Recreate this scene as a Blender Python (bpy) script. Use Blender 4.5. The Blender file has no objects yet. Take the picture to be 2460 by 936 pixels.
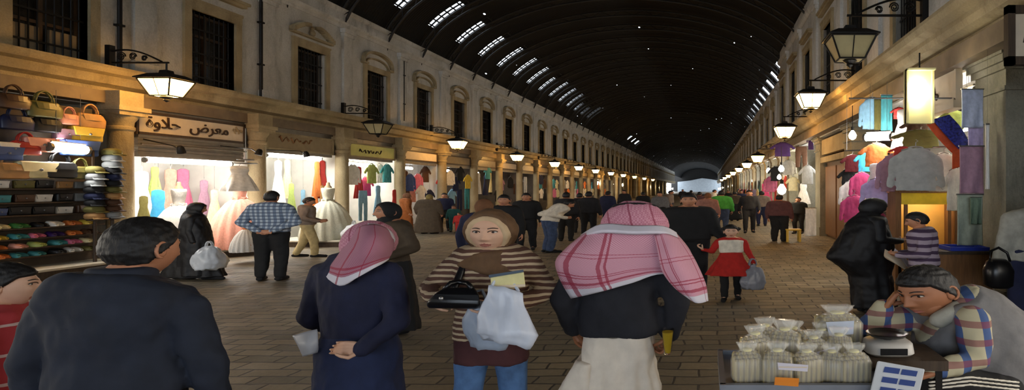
import bpy, bmesh, math, random
from mathutils import Vector, Matrix, noise
random.seed(7)
C = bpy.context.scene.collection
SC = bpy.context.scene
# ------------------------------------------------------------------ camera, world, exposure
FPX, VX, VY, EYE = 1300.0, 1700.0, 452.0, 1.8
cam_d = bpy.data.cameras.new('camera')
cam = bpy.data.objects.new('camera', cam_d); C.objects.link(cam)
cam.location = (0, 0, EYE); cam.rotation_euler = (math.pi/2, 0, 0)
cam_d.sensor_width = 36.0; cam_d.lens = 36.0*FPX/2460
cam_d.shift_x = -(VX-1230)/2460; cam_d.shift_y = -(468-VY)/2460
cam_d.clip_start = 0.05; cam_d.clip_end = 900
SC.camera = cam
w = bpy.data.worlds.new('dusk_sky'); SC.world = w; w.use_nodes = True
bg = w.node_tree.nodes['Background']
bg.inputs[0].default_value = (0.78, 0.88, 1.0, 1); bg.inputs[1].default_value = 3.0
SC.view_settings.view_transform = 'Standard'; SC.view_settings.look = 'None'
SC.view_settings.gamma = 1.0; SC.view_settings.use_curve_mapping = False
SC.view_settings.exposure = 0.78
LANTERN_L, TUBE_L, BULB_L = 26.0, 60.0, 30.0
def area_light(name, loc, rot, sx, sy, power, col):
    d = bpy.data.lights.new(name, 'AREA'); d.shape = 'RECTANGLE'; d.size = sx; d.size_y = sy
    d.energy = power; d.color = col
    o = bpy.data.objects.new(name, d); C.objects.link(o); o.location = loc; o.rotation_euler = rot
    return o

# unseen fill lights, added in place of lit shops beside and behind the camera
for i, y in enumerate((-6, -2.2, 1.5, 5.3)):
    area_light('unseen_fill_light', (-13.7, y, 2.3), (0, -math.pi/2, 0), 2.2, 3.0, 105, (1.0, .92, .80))
for i, y in enumerate((-6, -2.0, 2.0)):
    area_light('unseen_fill_light', (4.6, y, 2.3), (0, math.pi/2, 0), 2.2, 3.0, 65, (1.0, .92, .80))
def at(px, py, Y):
    return Vector(((px-VX)*Y/FPX, Y, EYE-(py-VY)*Y/FPX))

# ------------------------------------------------------------------ materials
def _mat(name):
    m = bpy.data.materials.new(name); m.use_nodes = True
    nt = m.node_tree; b = nt.nodes['Principled BSDF']
    return m, nt, b
def lin(r, g, b):
    f = lambda c: (c/255/12.92) if c/255 <= .04045 else ((c/255+.055)/1.055)**2.4
    return (f(r), f(g), f(b))
def N(nt, t, **kw):
    n = nt.nodes.new(t)
    for k, v in kw.items(): setattr(n, k, v)
    return n
def coords(nt, kind='Object', scale=(1, 1, 1)):
    tc = N(nt, 'ShaderNodeTexCoord'); mp = N(nt, 'ShaderNodeMapping')
    mp.inputs['Scale'].default_value = scale
    nt.links.new(tc.outputs[kind], mp.inputs[0]); return mp.outputs[0]
def mixc(nt, fac, a, b, mode='MIX'):
    n = N(nt, 'ShaderNodeMix', data_type='RGBA', blend_type=mode)
    for i, v in ((0, fac), (6, a), (7, b)):
        if hasattr(v, 'links') or hasattr(v, 'node'): nt.links.new(v, n.inputs[i])
        elif i == 0: n.inputs[i].default_value = v
        else: n.inputs[i].default_value = (v[0], v[1], v[2], 1)
    return n.outputs[2]
def math_n(nt, op, a, b=None, c=None):
    n = N(nt, 'ShaderNodeMath', operation=op)
    for i, v in enumerate((a, b, c)):
        if v is None: continue
        if hasattr(v, 'node'): nt.links.new(v, n.inputs[i])
        else: n.inputs[i].default_value = v
    return n.outputs[0]
def noise_n(nt, vec, scale, detail=4, rough=.55):
    n = N(nt, 'ShaderNodeTexNoise'); n.inputs['Scale'].default_value = scale
    n.inputs['Detail'].default_value = detail; n.inputs['Roughness'].default_value = rough
    nt.links.new(vec, n.inputs['Vector']); return n.outputs['Fac']
def ramp(nt, fac, lo, hi):
    n = N(nt, 'ShaderNodeMapRange'); n.inputs[1].default_value = lo; n.inputs[2].default_value = hi
    nt.links.new(fac, n.inputs[0]); return n.outputs[0]
def bump(nt, b, h, strength=.3, dist=.01):
    n = N(nt, 'ShaderNodeBump'); n.inputs['Strength'].default_value = strength; n.inputs['Distance'].default_value = dist
    nt.links.new(h, n.inputs['Height']); nt.links.new(n.outputs[0], b.inputs['Normal'])
def mat(name, col, rough=.7, amt=.18, scale=9.0, bmp=.25, metal=0.0, vec=(1, 1, 1), spec=.4, obj=False):
    """mottled base colour with matching bump; obj=True takes the colour from the object"""
    m, nt, b = _mat(name)
    v = coords(nt, 'Object', vec); f = noise_n(nt, v, scale)
    f2 = ramp(nt, f, .3, .7)
    if obj:
        oi = N(nt, 'ShaderNodeObjectInfo')
        hi = mixc(nt, 1.0, oi.outputs['Color'], (1+amt,)*3, 'MULTIPLY'); lo = mixc(nt, 1.0, oi.outputs['Color'], (1-amt,)*3, 'MULTIPLY')
        c = mixc(nt, f2, lo, hi)
    else:
        c = mixc(nt, f2, [x*(1-amt) for x in col], [min(1, x*(1+amt)) for x in col])
    nt.links.new(c, b.inputs['Base Color'])
    b.inputs['Roughness'].default_value = rough; b.inputs['Metallic'].default_value = metal
    b.inputs['Specular IOR Level'].default_value = spec
    if bmp: bump(nt, b, f, bmp, .012)
    return m
def emit(name, col, strength):
    m, nt, b = _mat(name)
    b.inputs['Base Color'].default_value = (*col, 1); b.inputs['Emission Color'].default_value = (*col, 1)
    b.inputs['Emission Strength'].default_value = strength
    return m
def stone_mat(name, c1, c2, stain, scale=1.0, stain_amt=.6, bmp=.5):
    m, nt, b = _mat(name)
    v = coords(nt, 'Object', (1, 1, 1)); vs = coords(nt, 'Object', (1, 1, .35))
    a = ramp(nt, noise_n(nt, v, .9*scale, 6), .35, .65); s = ramp(nt, noise_n(nt, vs, 2.2*scale, 8, .7), .52, .72)
    fine = noise_n(nt, v, 22*scale, 5)
    c = mixc(nt, a, c1, c2); s2 = math_n(nt, 'MULTIPLY', s, stain_amt); c = mixc(nt, s2, c, stain)
    c = mixc(nt, ramp(nt, fine, .3, .75), mixc(nt, 1.0, c, (.8, .8, .8), 'MULTIPLY'), c)
    nt.links.new(c, b.inputs['Base Color']); b.inputs['Roughness'].default_value = .85
    bump(nt, b, math_n(nt, 'ADD', fine, s), bmp, .02)
    return m
M = {}
M['plaster'] = stone_mat('weathered_plaster', lin(208, 206, 200), lin(184, 181, 172), lin(108, 103, 94), 1.0, .55)
M['stone'] = stone_mat('cut_stone', lin(176, 160, 126), lin(146, 130, 98), lin(90, 76, 52), 1.3, .5)
M['stone_dark'] = stone_mat('grey_stone', lin(150, 145, 128), lin(124, 120, 104), lin(80, 76, 64), 1.3, .5)
M['lintel'] = mat('painted_lintel', lin(120, 104, 84), .7, .2, 3)
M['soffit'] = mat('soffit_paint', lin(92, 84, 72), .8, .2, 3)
M['wood_dark'] = mat('dark_timber', lin(62, 48, 34), .6, .3, 6, vec=(6, 6, .6))
M['wood'] = mat('brown_timber', lin(120, 82, 46), .6, .25, 6, vec=(6, 6, .6))
M['iron'] = mat('black_iron', lin(26, 24, 22), .5, .2, 20, metal=.5)
M['glass_dark'] = mat('dirty_window_glass', lin(38, 36, 32), .25, .5, 2.5, .1)
M['panel'] = mat('pale_shutter_panel', lin(120, 110, 92), .7, .2, 3)
M['sign'] = mat('cream_sign_board', lin(206, 190, 166), .6, .08, 4, .05)
M['sign_beige'] = mat('tan_sign_board', lin(140, 122, 92), .6, .12, 4, .05)
M['ink'] = mat('dark_lettering', lin(52, 34, 16), .6, .1, 8, 0)
M['metal_grey'] = mat('grey_shutter_metal', lin(112, 106, 96), .45, .15, 6, .1, .4)
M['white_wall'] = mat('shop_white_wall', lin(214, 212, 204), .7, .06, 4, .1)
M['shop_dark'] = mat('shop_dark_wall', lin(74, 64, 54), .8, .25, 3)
M['plinth'] = mat('plinth_paint', lin(196, 190, 172), .6, .1, 3)
M['black'] = mat('black_cloth', lin(16, 16, 19), .85, .25, 14, .3)
M['lantern_glass'] = emit('lit_lantern_glass', (1.0, .52, .13), LANTERN_L)
M['frosted'] = mat('unlit_lantern_glass', lin(150, 140, 104), .3, .1, 5, .05)
M['tube'] = emit('fluorescent_tube', (1.0, .98, .93), TUBE_L)
M['tube_warm'] = emit('warm_tube', (1.0, .90, .70), TUBE_L)
M['tube_soft'] = emit('soft_warm_tube', (1.0, .92, .74), 14.0)
M['bulb'] = emit('bulb_glass', (1.0, .85, .6), BULB_L)
M['cloth'] = mat('dyed_cloth', (1, 1, 1), .85, .14, 12, .35, obj=True)
M['leather'] = mat('dyed_leather', (1, 1, 1), .4, .18, 8, .2, obj=True)
M['tulle'] = mat('gathered_tulle', (1, 1, 1), .8, .12, 30, .5, obj=True)
M['skin'] = mat('skin', lin(176, 122, 92), .55, .08, 12, .08)
M['skin_pale'] = mat('fair_skin', lin(206, 164, 138), .55, .06, 12, .06)
M['skin_dark'] = mat('tanned_skin', lin(150, 98, 68), .55, .08, 12, .08)
M['lip'] = mat('lip', lin(158, 98, 86), .5, .05, 12, 0)
M['eye'] = mat('eye_white', lin(190, 184, 176), .3, .02, 12, 0)
M['iris'] = mat('iris', lin(34, 22, 16), .3, .1, 12, 0)
M['hair'] = mat('black_hair', lin(22, 20, 20), .6, .35, 40, .6, vec=(1, 1, .3))
M['steel'] = mat('steel', lin(150, 150, 150), .35, .1, 8, .05, .8)

# paving: rows of long stones set across the street
def paving():
    m, nt, b = _mat('stone_paving')
    tc = N(nt, 'ShaderNodeTexCoord')
    br = N(nt, 'ShaderNodeTexBrick'); br.offset = .5
    nz = N(nt, 'ShaderNodeTexNoise'); nz.inputs['Scale'].default_value = 1.4
    nt.links.new(tc.outputs['Object'], nz.inputs['Vector'])
    va = N(nt, 'ShaderNodeVectorMath', operation='MULTIPLY_ADD'); va.inputs[1].default_value = (.16, .14, 0)
    nt.links.new(nz.outputs['Color'], va.inputs[0]); nt.links.new(tc.outputs['Object'], va.inputs[2])
    nt.links.new(va.outputs[0], br.inputs['Vector'])
    br.inputs['Color1'].default_value = (*lin(150, 135, 108), 1); br.inputs['Color2'].default_value = (*lin(110, 99, 80), 1)
    br.inputs['Mortar'].default_value = (*lin(54, 48, 40), 1)
    br.inputs['Scale'].default_value = 1.0; br.inputs['Mortar Size'].default_value = .014; br.inputs['Mortar Smooth'].default_value = .4
    br.inputs['Brick Width'].default_value = .44; br.inputs['Row Height'].default_value = .21
    ob = coords(nt, 'Object', (.35, .35, 1)); patch = ramp(nt, noise_n(nt, ob, 1.1, 5), .4, .62)
    ob2 = coords(nt, 'Object'); grain = noise_n(nt, ob2, 18, 5)
    c = mixc(nt, math_n(nt, 'MULTIPLY', patch, .45), br.outputs['Color'], lin(92, 88, 80))
    c = mixc(nt, ramp(nt, grain, .25, .8), mixc(nt, 1.0, c, (.72, .72, .72), 'MULTIPLY'), c)
    nt.links.new(c, b.inputs['Base Color'])
    nt.links.new(ramp(nt, noise_n(nt, ob2, 2.5, 4), -.6, 1.0), b.inputs['Roughness'])
    bump(nt, b, math_n(nt, 'SUBTRACT', math_n(nt, 'MULTIPLY', grain, .5), br.outputs['Fac']), .6, .012)
    return m
M['paving'] = paving()
# vault lining: dark sheet iron, pierced by scattered small holes
def vault_mat():
    m, nt, b = _mat('pierced_sheet_iron')
    v = coords(nt, 'Object'); f = noise_n(nt, v, 1.2, 5)
    nt.links.new(mixc(nt, f, lin(11, 11, 11), lin(24, 23, 22)), b.inputs['Base Color'])
    b.inputs['Roughness'].default_value = .75; b.inputs['Specular IOR Level'].default_value = .2
    wv = N(nt, 'ShaderNodeTexWave'); wv.bands_direction = 'Y'; wv.inputs['Scale'].default_value = 2.2
    nt.links.new(v, wv.inputs['Vector']); bump(nt, b, wv.outputs['Fac'], .5, .03)
    uv = coords(nt, 'UV')
    vo = N(nt, 'ShaderNodeTexVoronoi'); vo.inputs['Scale'].default_value = 1.25
    nt.links.new(uv, vo.inputs['Vector'])
    sep = N(nt, 'ShaderNodeSeparateColor'); nt.links.new(vo.outputs['Color'], sep.inputs[0])
    keep = math_n(nt, 'LESS_THAN', sep.outputs[0], .42)
    size = math_n(nt, 'MULTIPLY_ADD', sep.outputs[1], .05, .028)
    hole = math_n(nt, 'MULTIPLY', keep, math_n(nt, 'LESS_THAN', vo.outputs['Distance'], size))
    tr = N(nt, 'ShaderNodeBsdfTransparent'); mx = N(nt, 'ShaderNodeMixShader')
    nt.links.new(hole, mx.inputs[0]); nt.links.new(b.outputs[0], mx.inputs[1]); nt.links.new(tr.outputs[0], mx.inputs[2])
    nt.links.new(mx.outputs[0], nt.nodes['Material Output'].inputs[0])
    return m
M['vault'] = vault_mat()

# ------------------------------------------------------------------ mesh helpers
def obj(name, bm, m, parent=None, loc=None, smooth=False, auto=None):
    me = bm if isinstance(bm, bpy.types.Mesh) else bpy.data.meshes.new(name)
    if me is not bm:
        bmesh.ops.recalc_face_normals(bm, faces=bm.faces[:]); bm.to_mesh(me); bm.free()
    ms = m if isinstance(m, (list, tuple)) else [m]
    if len(me.materials): me.materials.clear()
    for x in ms: me.materials.append(M[x] if isinstance(x, str) else x)
    if smooth: me.polygons.foreach_set('use_smooth', [True]*len(me.polygons))
    o = bpy.data.objects.new(name, me); C.objects.link(o)
    if loc is not None: o.location = loc
    if parent is not None: o.parent = parent
    if auto is not None: me.set_sharp_from_angle(angle=math.radians(auto))
    return o
def thing(name, label, cat, loc=(0, 0, 0), rotz=0, group=None):
    o = bpy.data.objects.new(name, None); C.objects.link(o); o.empty_display_size = .1
    o.location = loc; o.rotation_euler = (0, 0, rotz)
    return tag(o, label, cat, group)
def tag(o, label=None, cat=None, group=None, kind=None):
    if label: o['label'] = label
    if cat: o['category'] = cat
    if group: o['group'] = group
    if kind: o['kind'] = kind
    return o
def struct(name, bm, m, label=None, parent=None, smooth=False, auto=None):
    o = obj(name, bm, m, parent, smooth=smooth, auto=auto)
    if parent is None: o['kind'] = 'structure'
    if label: o['label'] = label
    return o
def dup(root, loc, rotz=None, label=None, group=None, scale=None, color=None, colors=None):
    r = root.copy(); C.objects.link(r); r.location = loc
    if rotz is not None: r.rotation_euler = (root.rotation_euler[0], root.rotation_euler[1], rotz)
    if scale is not None: r.scale = scale if hasattr(scale, '__len__') else (scale,)*3
    if label: r['label'] = label
    if group: r['group'] = group
    if color: r.color = (*color, 1)
    for ch in list(root.children):
        if ch.name.startswith('hanging_cord'): continue
        c = ch.copy(); C.objects.link(c); c.parent = r
        nm = ch.name.split('.')[0]
        if colors and nm in colors: c.color = (*colors[nm], 1)
        elif color: c.color = (*color, 1)
        for g in ch.children:
            d = g.copy(); C.objects.link(d); d.parent = c
            if color: d.color = (*color, 1)
    return r
def box(bm, x0, x1, y0, y1, z0, z1, mi=0):
    vs = [bm.verts.new(p) for p in ((x0,y0,z0),(x1,y0,z0),(x1,y1,z0),(x0,y1,z0),(x0,y0,z1),(x1,y0,z1),(x1,y1,z1),(x0,y1,z1))]
    for f in ((0,3,2,1),(4,5,6,7),(0,1,5,4),(1,2,6,5),(2,3,7,6),(3,0,4,7)):
        bm.faces.new([vs[i] for i in f]).material_index = mi
def obox(bm, c, ax, sx, sy, sz, mi=0):
    """box centred at c with rotation matrix ax"""
    vs = [bm.verts.new(Vector(c)+ax@Vector((x*sx/2, y*sy/2, z*sz/2))) for z in (-1, 1) for (x, y) in ((-1,-1),(1,-1),(1,1),(-1,1))]
    for f in ((0,3,2,1),(4,5,6,7),(0,1,5,4),(1,2,6,5),(2,3,7,6),(3,0,4,7)):
        bm.faces.new([vs[i] for i in f]).material_index = mi
def bevel(bm, w, seg=2):
    bmesh.ops.bevel(bm, geom=bm.edges[:], offset=w, segments=seg, affect='EDGES', profile=.5)
def ringloft(bm, rings, closed=True, mi=0):
    """rings: list of lists of points, equal counts"""
    R = [[bm.verts.new(p) for p in r] for r in rings]; n = len(R[0])
    for a, b in zip(R, R[1:]):
        for i in range(n):
            bm.faces.new((a[i], a[(i+1) % n], b[(i+1) % n], b[i])).material_index = mi
    if closed:
        bm.faces.new(R[0][::-1]).material_index = mi; bm.faces.new(R[-1]).material_index = mi
def ell(c, rx, ry, n=24, p=2.0, pleat=0, pk=0, ph=0, ax=None):
    out = []
    for i in range(n):
        a = 2*math.pi*i/n; ca, sa = math.cos(a), math.sin(a)
        k = 1+pleat*math.cos(pk*a+ph)
        x = rx*k*math.copysign(abs(ca)**(2/p), ca); y = ry*k*math.copysign(abs(sa)**(2/p), sa)
        v = Vector((x, y, 0))
        out.append(Vector(c)+(ax@v if ax else v))
    return out
def lathe(bm, prof, n=24, c=(0, 0, 0), sx=1, sy=1, mi=0):
    ringloft(bm, [ell((c[0], c[1], c[2]+z), r*sx, r*sy, n) for r, z in prof], True, mi)
def tube(bm, pts, r, n=8, mi=0, closed=True):
    pts = [Vector(p) for p in pts]; rings = []; up = Vector((0, 0, 1))
    for i, p in enumerate(pts):
        d = (pts[min(i+1, len(pts)-1)]-pts[max(i-1, 0)]).normalized()
        s = d.cross(up) if abs(d.dot(up)) < .95 else d.cross(Vector((1, 0, 0)))
        s.normalize(); t = s.cross(d); rr = r[i] if hasattr(r, '__len__') else r
        rings.append([p+rr*(math.cos(2*math.pi*k/n)*s+math.sin(2*math.pi*k/n)*t) for k in range(n)])
    ringloft(bm, rings, closed, mi)
def ball(bm, c, r, sub=2, sc=(1, 1, 1), rot=None, mi=0):
    m = Matrix.Translation(Vector(c)) @ ((rot.to_4x4()) if rot is not None else Matrix.Identity(4)) @ Matrix.Diagonal((r*sc[0], r*sc[1], r*sc[2], 1))
    res = bmesh.ops.create_icosphere(bm, subdivisions=sub, radius=1, matrix=m)
    if mi:
        for v in res['verts']:
            for f in v.link_faces: f.material_index = mi
def catmull(pts, k):
    """pts: tuples of floats; returns dense list"""
    out = []
    P = [pts[0]]+list(pts)+[pts[-1]]
    for i in range(1, len(P)-2):
        for j in range(k):
            t = j/k; a, b, c, d = P[i-1], P[i], P[i+1], P[i+2]
            out.append(tuple(.5*((2*b[q])+(-a[q]+c[q])*t+(2*a[q]-5*b[q]+4*c[q]-d[q])*t*t+(-a[q]+3*b[q]-3*c[q]+d[q])*t**3) for q in range(len(b))))
    out.append(tuple(pts[-1])); return out
def sweep(bm, pts, sub=2, flat=None, step=.38):
    """tapered limb: overlapping balls along a polyline of (x,y,z,r)"""
    for a, b in zip(pts, pts[1:]):
        L = math.dist(a[:3], b[:3]); r = max(.003, min(a[3], b[3])); n = max(1, int(L/(r*step)))
        for j in range(n):
            t = j/n; q = [a[i]+(b[i]-a[i])*t for i in range(4)]
            ball(bm, q[:3], q[3], sub, flat or (1, 1, 1))
    ball(bm, pts[-1][:3], pts[-1][3], sub, flat or (1, 1, 1))
def remesh(bm, vox, smooth_it=4, fac=.5):
    me = bpy.data.meshes.new('tmp'); bm.to_mesh(me); bm.free()
    o = bpy.data.objects.new('tmp', me); C.objects.link(o)
    r = o.modifiers.new('r', 'REMESH'); r.mode = 'VOXEL'; r.voxel_size = vox
    if smooth_it:
        s = o.modifiers.new('s', 'SMOOTH'); s.iterations = smooth_it; s.factor = fac
    dg = bpy.context.evaluated_depsgraph_get(); dg.update()
    out = bpy.data.meshes.new_from_object(o.evaluated_get(dg))
    bpy.data.objects.remove(o); bpy.data.meshes.remove(me)
    return out
def wrinkle(me, amp, freq=(9, 9, 5), seed=0.0, amp2=0):
    nrm = [v.normal.copy() for v in me.vertices]
    for v, n in zip(me.vertices, nrm):
        p = Vector((v.co.x*freq[0]+seed, v.co.y*freq[1], v.co.z*freq[2]))
        d = noise.fractal(p, 1.0, 2.0, 3)*amp
        v.co += n*d
def xform(me, mtx): me.transform(mtx); me.update()
def sheet(rows, k=4):
    """thick cloth from a control net rows x cols of points, smooth interpolated, with UVs"""
    R = [catmull([tuple(p) for p in r], k) for r in rows]
    cols = [catmull([r[i] for r in R], k) for i in range(len(R[0]))]
    nu, nv = len(cols), len(cols[0])
    bm = bmesh.new(); uvl = bm.loops.layers.uv.new('UVMap')
    V = [[bm.verts.new(cols[i][j]) for j in range(nv)] for i in range(nu)]
    for i in range(nu-1):
        for j in range(nv-1):
            f = bm.faces.new((V[i][j], V[i+1][j], V[i+1][j+1], V[i][j+1]))
            for l, (a, b) in zip(f.loops, ((i, j), (i+1, j), (i+1, j+1), (i, j+1))):
                l[uvl].uv = (a/(nu-1), b/(nv-1))
    bmesh.ops.recalc_face_normals(bm, faces=bm.faces[:])
    return bm
def solid(o, t, sub=0):
    m = o.modifiers.new('thickness', 'SOLIDIFY'); m.thickness = t; m.offset = 0
    return o
# ================================================================== the setting
XL, XR = -13.9, 4.2            # upper wall faces
XLF, XRF = -13.3, 4.15         # shop fronts
BAY = 3.75; YL0 = 12.4         # left columns at YL0 + BAY*k
FAR = 300.0
bm = bmesh.new(); box(bm, -18, 9, -32, FAR, -.2, 0)
struct('floor', bm, 'paving')
# vault: half ellipse, with real slots left open low on the left side
VC, VA, VB, VZ = -4.4, 10.0, 5.0, 7.4
def vpt(t): return (VC+VA*math.cos(t), VZ+VB*math.sin(t))      # t = pi at the left springing
NSEG = 40
SLOT = [(23.3+2.8*k) for k in range(14)]
SLOT_END = {0: 1.05, 1: 1.0, 2: .95, 3: .95, 4: 1.0, 5: 1.15, 6: 1.2, 7: .8, 8: 1.1, 9: 1.2, 10: 1.1, 11: .6, 12: .6, 13: 1.2}
ycuts = {-30.0, FAR}
for k, y in enumerate(SLOT): ycuts |= {y-.30, y-.05, y+.05, y+.30}
for k in range(3): ycuts |= {88+4.5*k, 89.2+4.5*k}
for y in (4, 12, 18, 66, 75, 110, 140, 180, 230): ycuts.add(float(y))
ycuts = sorted(ycuts)
ts = sorted({math.pi*(1-i/NSEG) for i in range(NSEG+1)} | {math.pi-.46-.045*i for i in range(8)} | {.32, .41, .50})
bm = bmesh.new(); uvl = bm.loops.layers.uv.new('UVMap')
V = [[bm.verts.new((vpt(t)[0], y, vpt(t)[1])) for y in ycuts] for t in ts]
for i in range(len(ts)-1):
    tm = math.pi-(ts[i]+ts[i+1])/2
    for j in range(len(ycuts)-1):
        ym = (ycuts[j]+ycuts[j+1])/2; open_ = False
        for k, y in enumerate(SLOT):
            if .05 < abs(ym-y) < .30 and .46 < tm < .46+.27*min(1.0, SLOT_END[k]) : open_ = True
        for k in range(3):
            if 88+4.5*k < ym < 89.2+4.5*k and .5 < tm < .66: open_ = True
        if ym > 33 and .32 < ts[i+1] and ts[i] < .50 and any(abs(ym-y) < .30 for y in SLOT): open_ = True
        if open_: continue
        f = bm.faces.new((V[i][j], V[i+1][j], V[i+1][j+1], V[i][j+1]))
        for l, (a, b) in zip(f.loops, ((i, j), (i+1, j), (i+1, j+1), (i, j+1))):
            l[uvl].uv = (ts[a]*7.6*1.2, ycuts[b]*.42)
struct('ceiling', bm, 'vault', smooth=True)
# glazing bars across the open slots
for k, y in enumerate(SLOT):
    bm = bmesh.new()
    n = 7
    for q in range(n):
        t = math.pi-(.47+.29*q/(n-1)); x, z = vpt(t)
        tube(bm, [(x, y-.32, z), (x, y+.32, z)], .04, 6)
    for dy in (-.31, 0, .31):
        tube(bm, [(*(lambda p: (p[0], y+dy, p[1]))(vpt(math.pi-(.45+.33*q/5))),) for q in range(6)], .04, 6)
    o = struct('skylight_bars', bm, 'iron')
# ribs
def rib(y):
    bm = bmesh.new(); P, Q = [], []
    for i in range(49):
        t = math.pi*i/48; x, z = VC+(VA-.12)*math.cos(t), VZ+(VB-.12)*math.sin(t)
        P.append((x, y, z)); Q.append((VC+(VA-.42)*math.cos(t), y, VZ+(VB-.42)*math.sin(t)))
    tube(bm, P, .05, 6); tube(bm, Q, .05, 6)
    for i in range(0, 48): tube(bm, [P[i], Q[i+1]] if i % 2 else [Q[i], P[i+1]], .022, 4)
    return bm
M['rib'] = mat('rusted_steel_rib', lin(34, 31, 28), .6, .3, 6, .2, .3)
rb = struct('roof_rib', rib(0), 'rib'); rb.location = (0, 9.5, 0)
yy = 9.5
for k in range(1, 46):
    yy += 2.8 if k < 24 else 6.0
    r = rb.copy(); C.objects.link(r); r.location = (0, yy, 0)
# ---------------------------------------------------------------- left facade
WY = [11.45+BAY*k for k in range(58)]         # window centres
def facade(side):
    sg = -1 if side == 'left' else 1
    X = XL if side == 'left' else XR
    return sg, X
def upper_wall(name, X, sg, ys, ztop, y0, y1, zsill, ztopwin, hw):
    bm = bmesh.new(); d = .5*sg
    a, b = sorted((X, X+d))
    box(bm, a, b, y0, y1, ztopwin, ztop)
    prev = y0
    for y in ys:
        box(bm, a, b, prev, y-hw, zsill, ztopwin); prev = y+hw
    box(bm, a, b, prev, y1, zsill, ztopwin)
    box(bm, a, b, y0, y1, 3.7, zsill)
    return struct(name, bm, 'plaster')
WZ0, WZ1, HW = 4.56, 6.62, .68
upper_wall('wall_left', XL, -1, WY, 8.6, -30, WY[-1]+2, WZ0, WZ1, HW)
RYW = [3.9+BAY*k for k in range(58)]
upper_wall('wall_right', XR, 1, [y for y in RYW if y < 31], 9.7, -30, 31.5, WZ0, WZ1+.9, HW)
upper_wall('wall_right_far', XR, 1, [y for y in RYW if y > 33], 8.2, 31.5, RYW[-1]+2, WZ0, WZ1, HW)
# mouldings along the left wall: string course, parapet cap, and pilasters
def mould(name, X, sg, y0, y1, prof, m):
    """prof: (projection, z) polyline"""
    bm = bmesh.new()
    P = [(X+.05*sg, prof[0][1])]+[(X-sg*p, z) for p, z in prof]+[(X+.05*sg, prof[-1][1])]
    ringloft(bm, [[(x, y, z) for x, z in P] for y in (y0, y1)])
    return struct(name, bm, m)
mould('trim_1', XL, -1, -30, WY[-1]+2, [(.04, 7.86), (.06, 7.92), (.06, 7.97), (.14, 8.03), (.16, 8.1), (.02, 8.16)], 'plaster')
mould('trim_2', XL, -1, -30, WY[-1]+2, [(.02, 8.45), (.08, 8.5), (.1, 8.62), (0, 8.64)], 'plaster')
mould('trim_3', XR, 1, -30, 31.5, [(.04, 8.9), (.14, 9.0), (.16, 9.1), (.02, 9.16)], 'plaster')
mould('trim_4', XR, 1, 31.5, RYW[-1]+2, [(.04, 7.7), (.14, 7.8), (.16, 7.9), (.02, 7.96)], 'plaster')
CORN = [(0, 3.98), (.1, 4.0), (.12, 4.1), (.3, 4.16), (.34, 4.26), (.34, 4.34), (.5, 4.38), (.54, 4.48), (.54, 4.54), (0, 4.6)]
mould('cornice_left', -13.85, -1, -30, WY[-1]+2, CORN, 'stone')
mould('cornice_right', 4.15, 1, -30, RYW[-1]+2, [(p*1.05, z+.04) for p, z in CORN], 'stone')
mould('trim_5', -13.85, -1, -30, WY[-1]+2, [(.3, 3.72), (.34, 3.72), (.34, 3.99), (.3, 3.99)], 'lintel')
mould('trim_6', 4.15, 1, -30, RYW[-1]+2, [(.2, 3.74), (.26, 3.74), (.26, 4.03), (.2, 4.03)], 'lintel')
def pilaster(sg, X, ztop):
    bm = bmesh.new(); e = sg
    a = lambda p: X-e*p
    for p, hw, z0, z1 in ((.10, .26, 4.6, ztop-.2), (.16, .32, 4.6, 4.85), (.15, .31, ztop-.28, ztop-.16), (.2, .35, ztop-.16, ztop)):
        x0, x1 = sorted((X+.05*e, a(p))); box(bm, x0, x1, -hw, hw, z0, z1)
    return bm
pl = struct('pilaster', pilaster(-1, XL, 7.86), 'plaster'); pl.location = (0, WY[0]-BAY/2, 0)
for y in WY: 
    o = pl.copy(); C.objects.link(o); o.location = (0, y+BAY/2-.02, 0)
pr = struct('pilaster', pilaster(1, XR, 8.9), 'plaster'); pr.location = (0, RYW[0]-BAY/2, 0)
for y in RYW:
    if y < 29.6:
        o = pr.copy(); C.objects.link(o); o.location = (0, y+BAY/2, 0)
pr2 = struct('pilaster', pilaster(1, XR, 7.7), 'plaster'); pr2.location = (0, 33.0, 0)
for y in RYW:
    if y > 33:
        o = pr2.copy(); C.objects.link(o); o.location = (0, y+BAY/2, 0)
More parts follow.
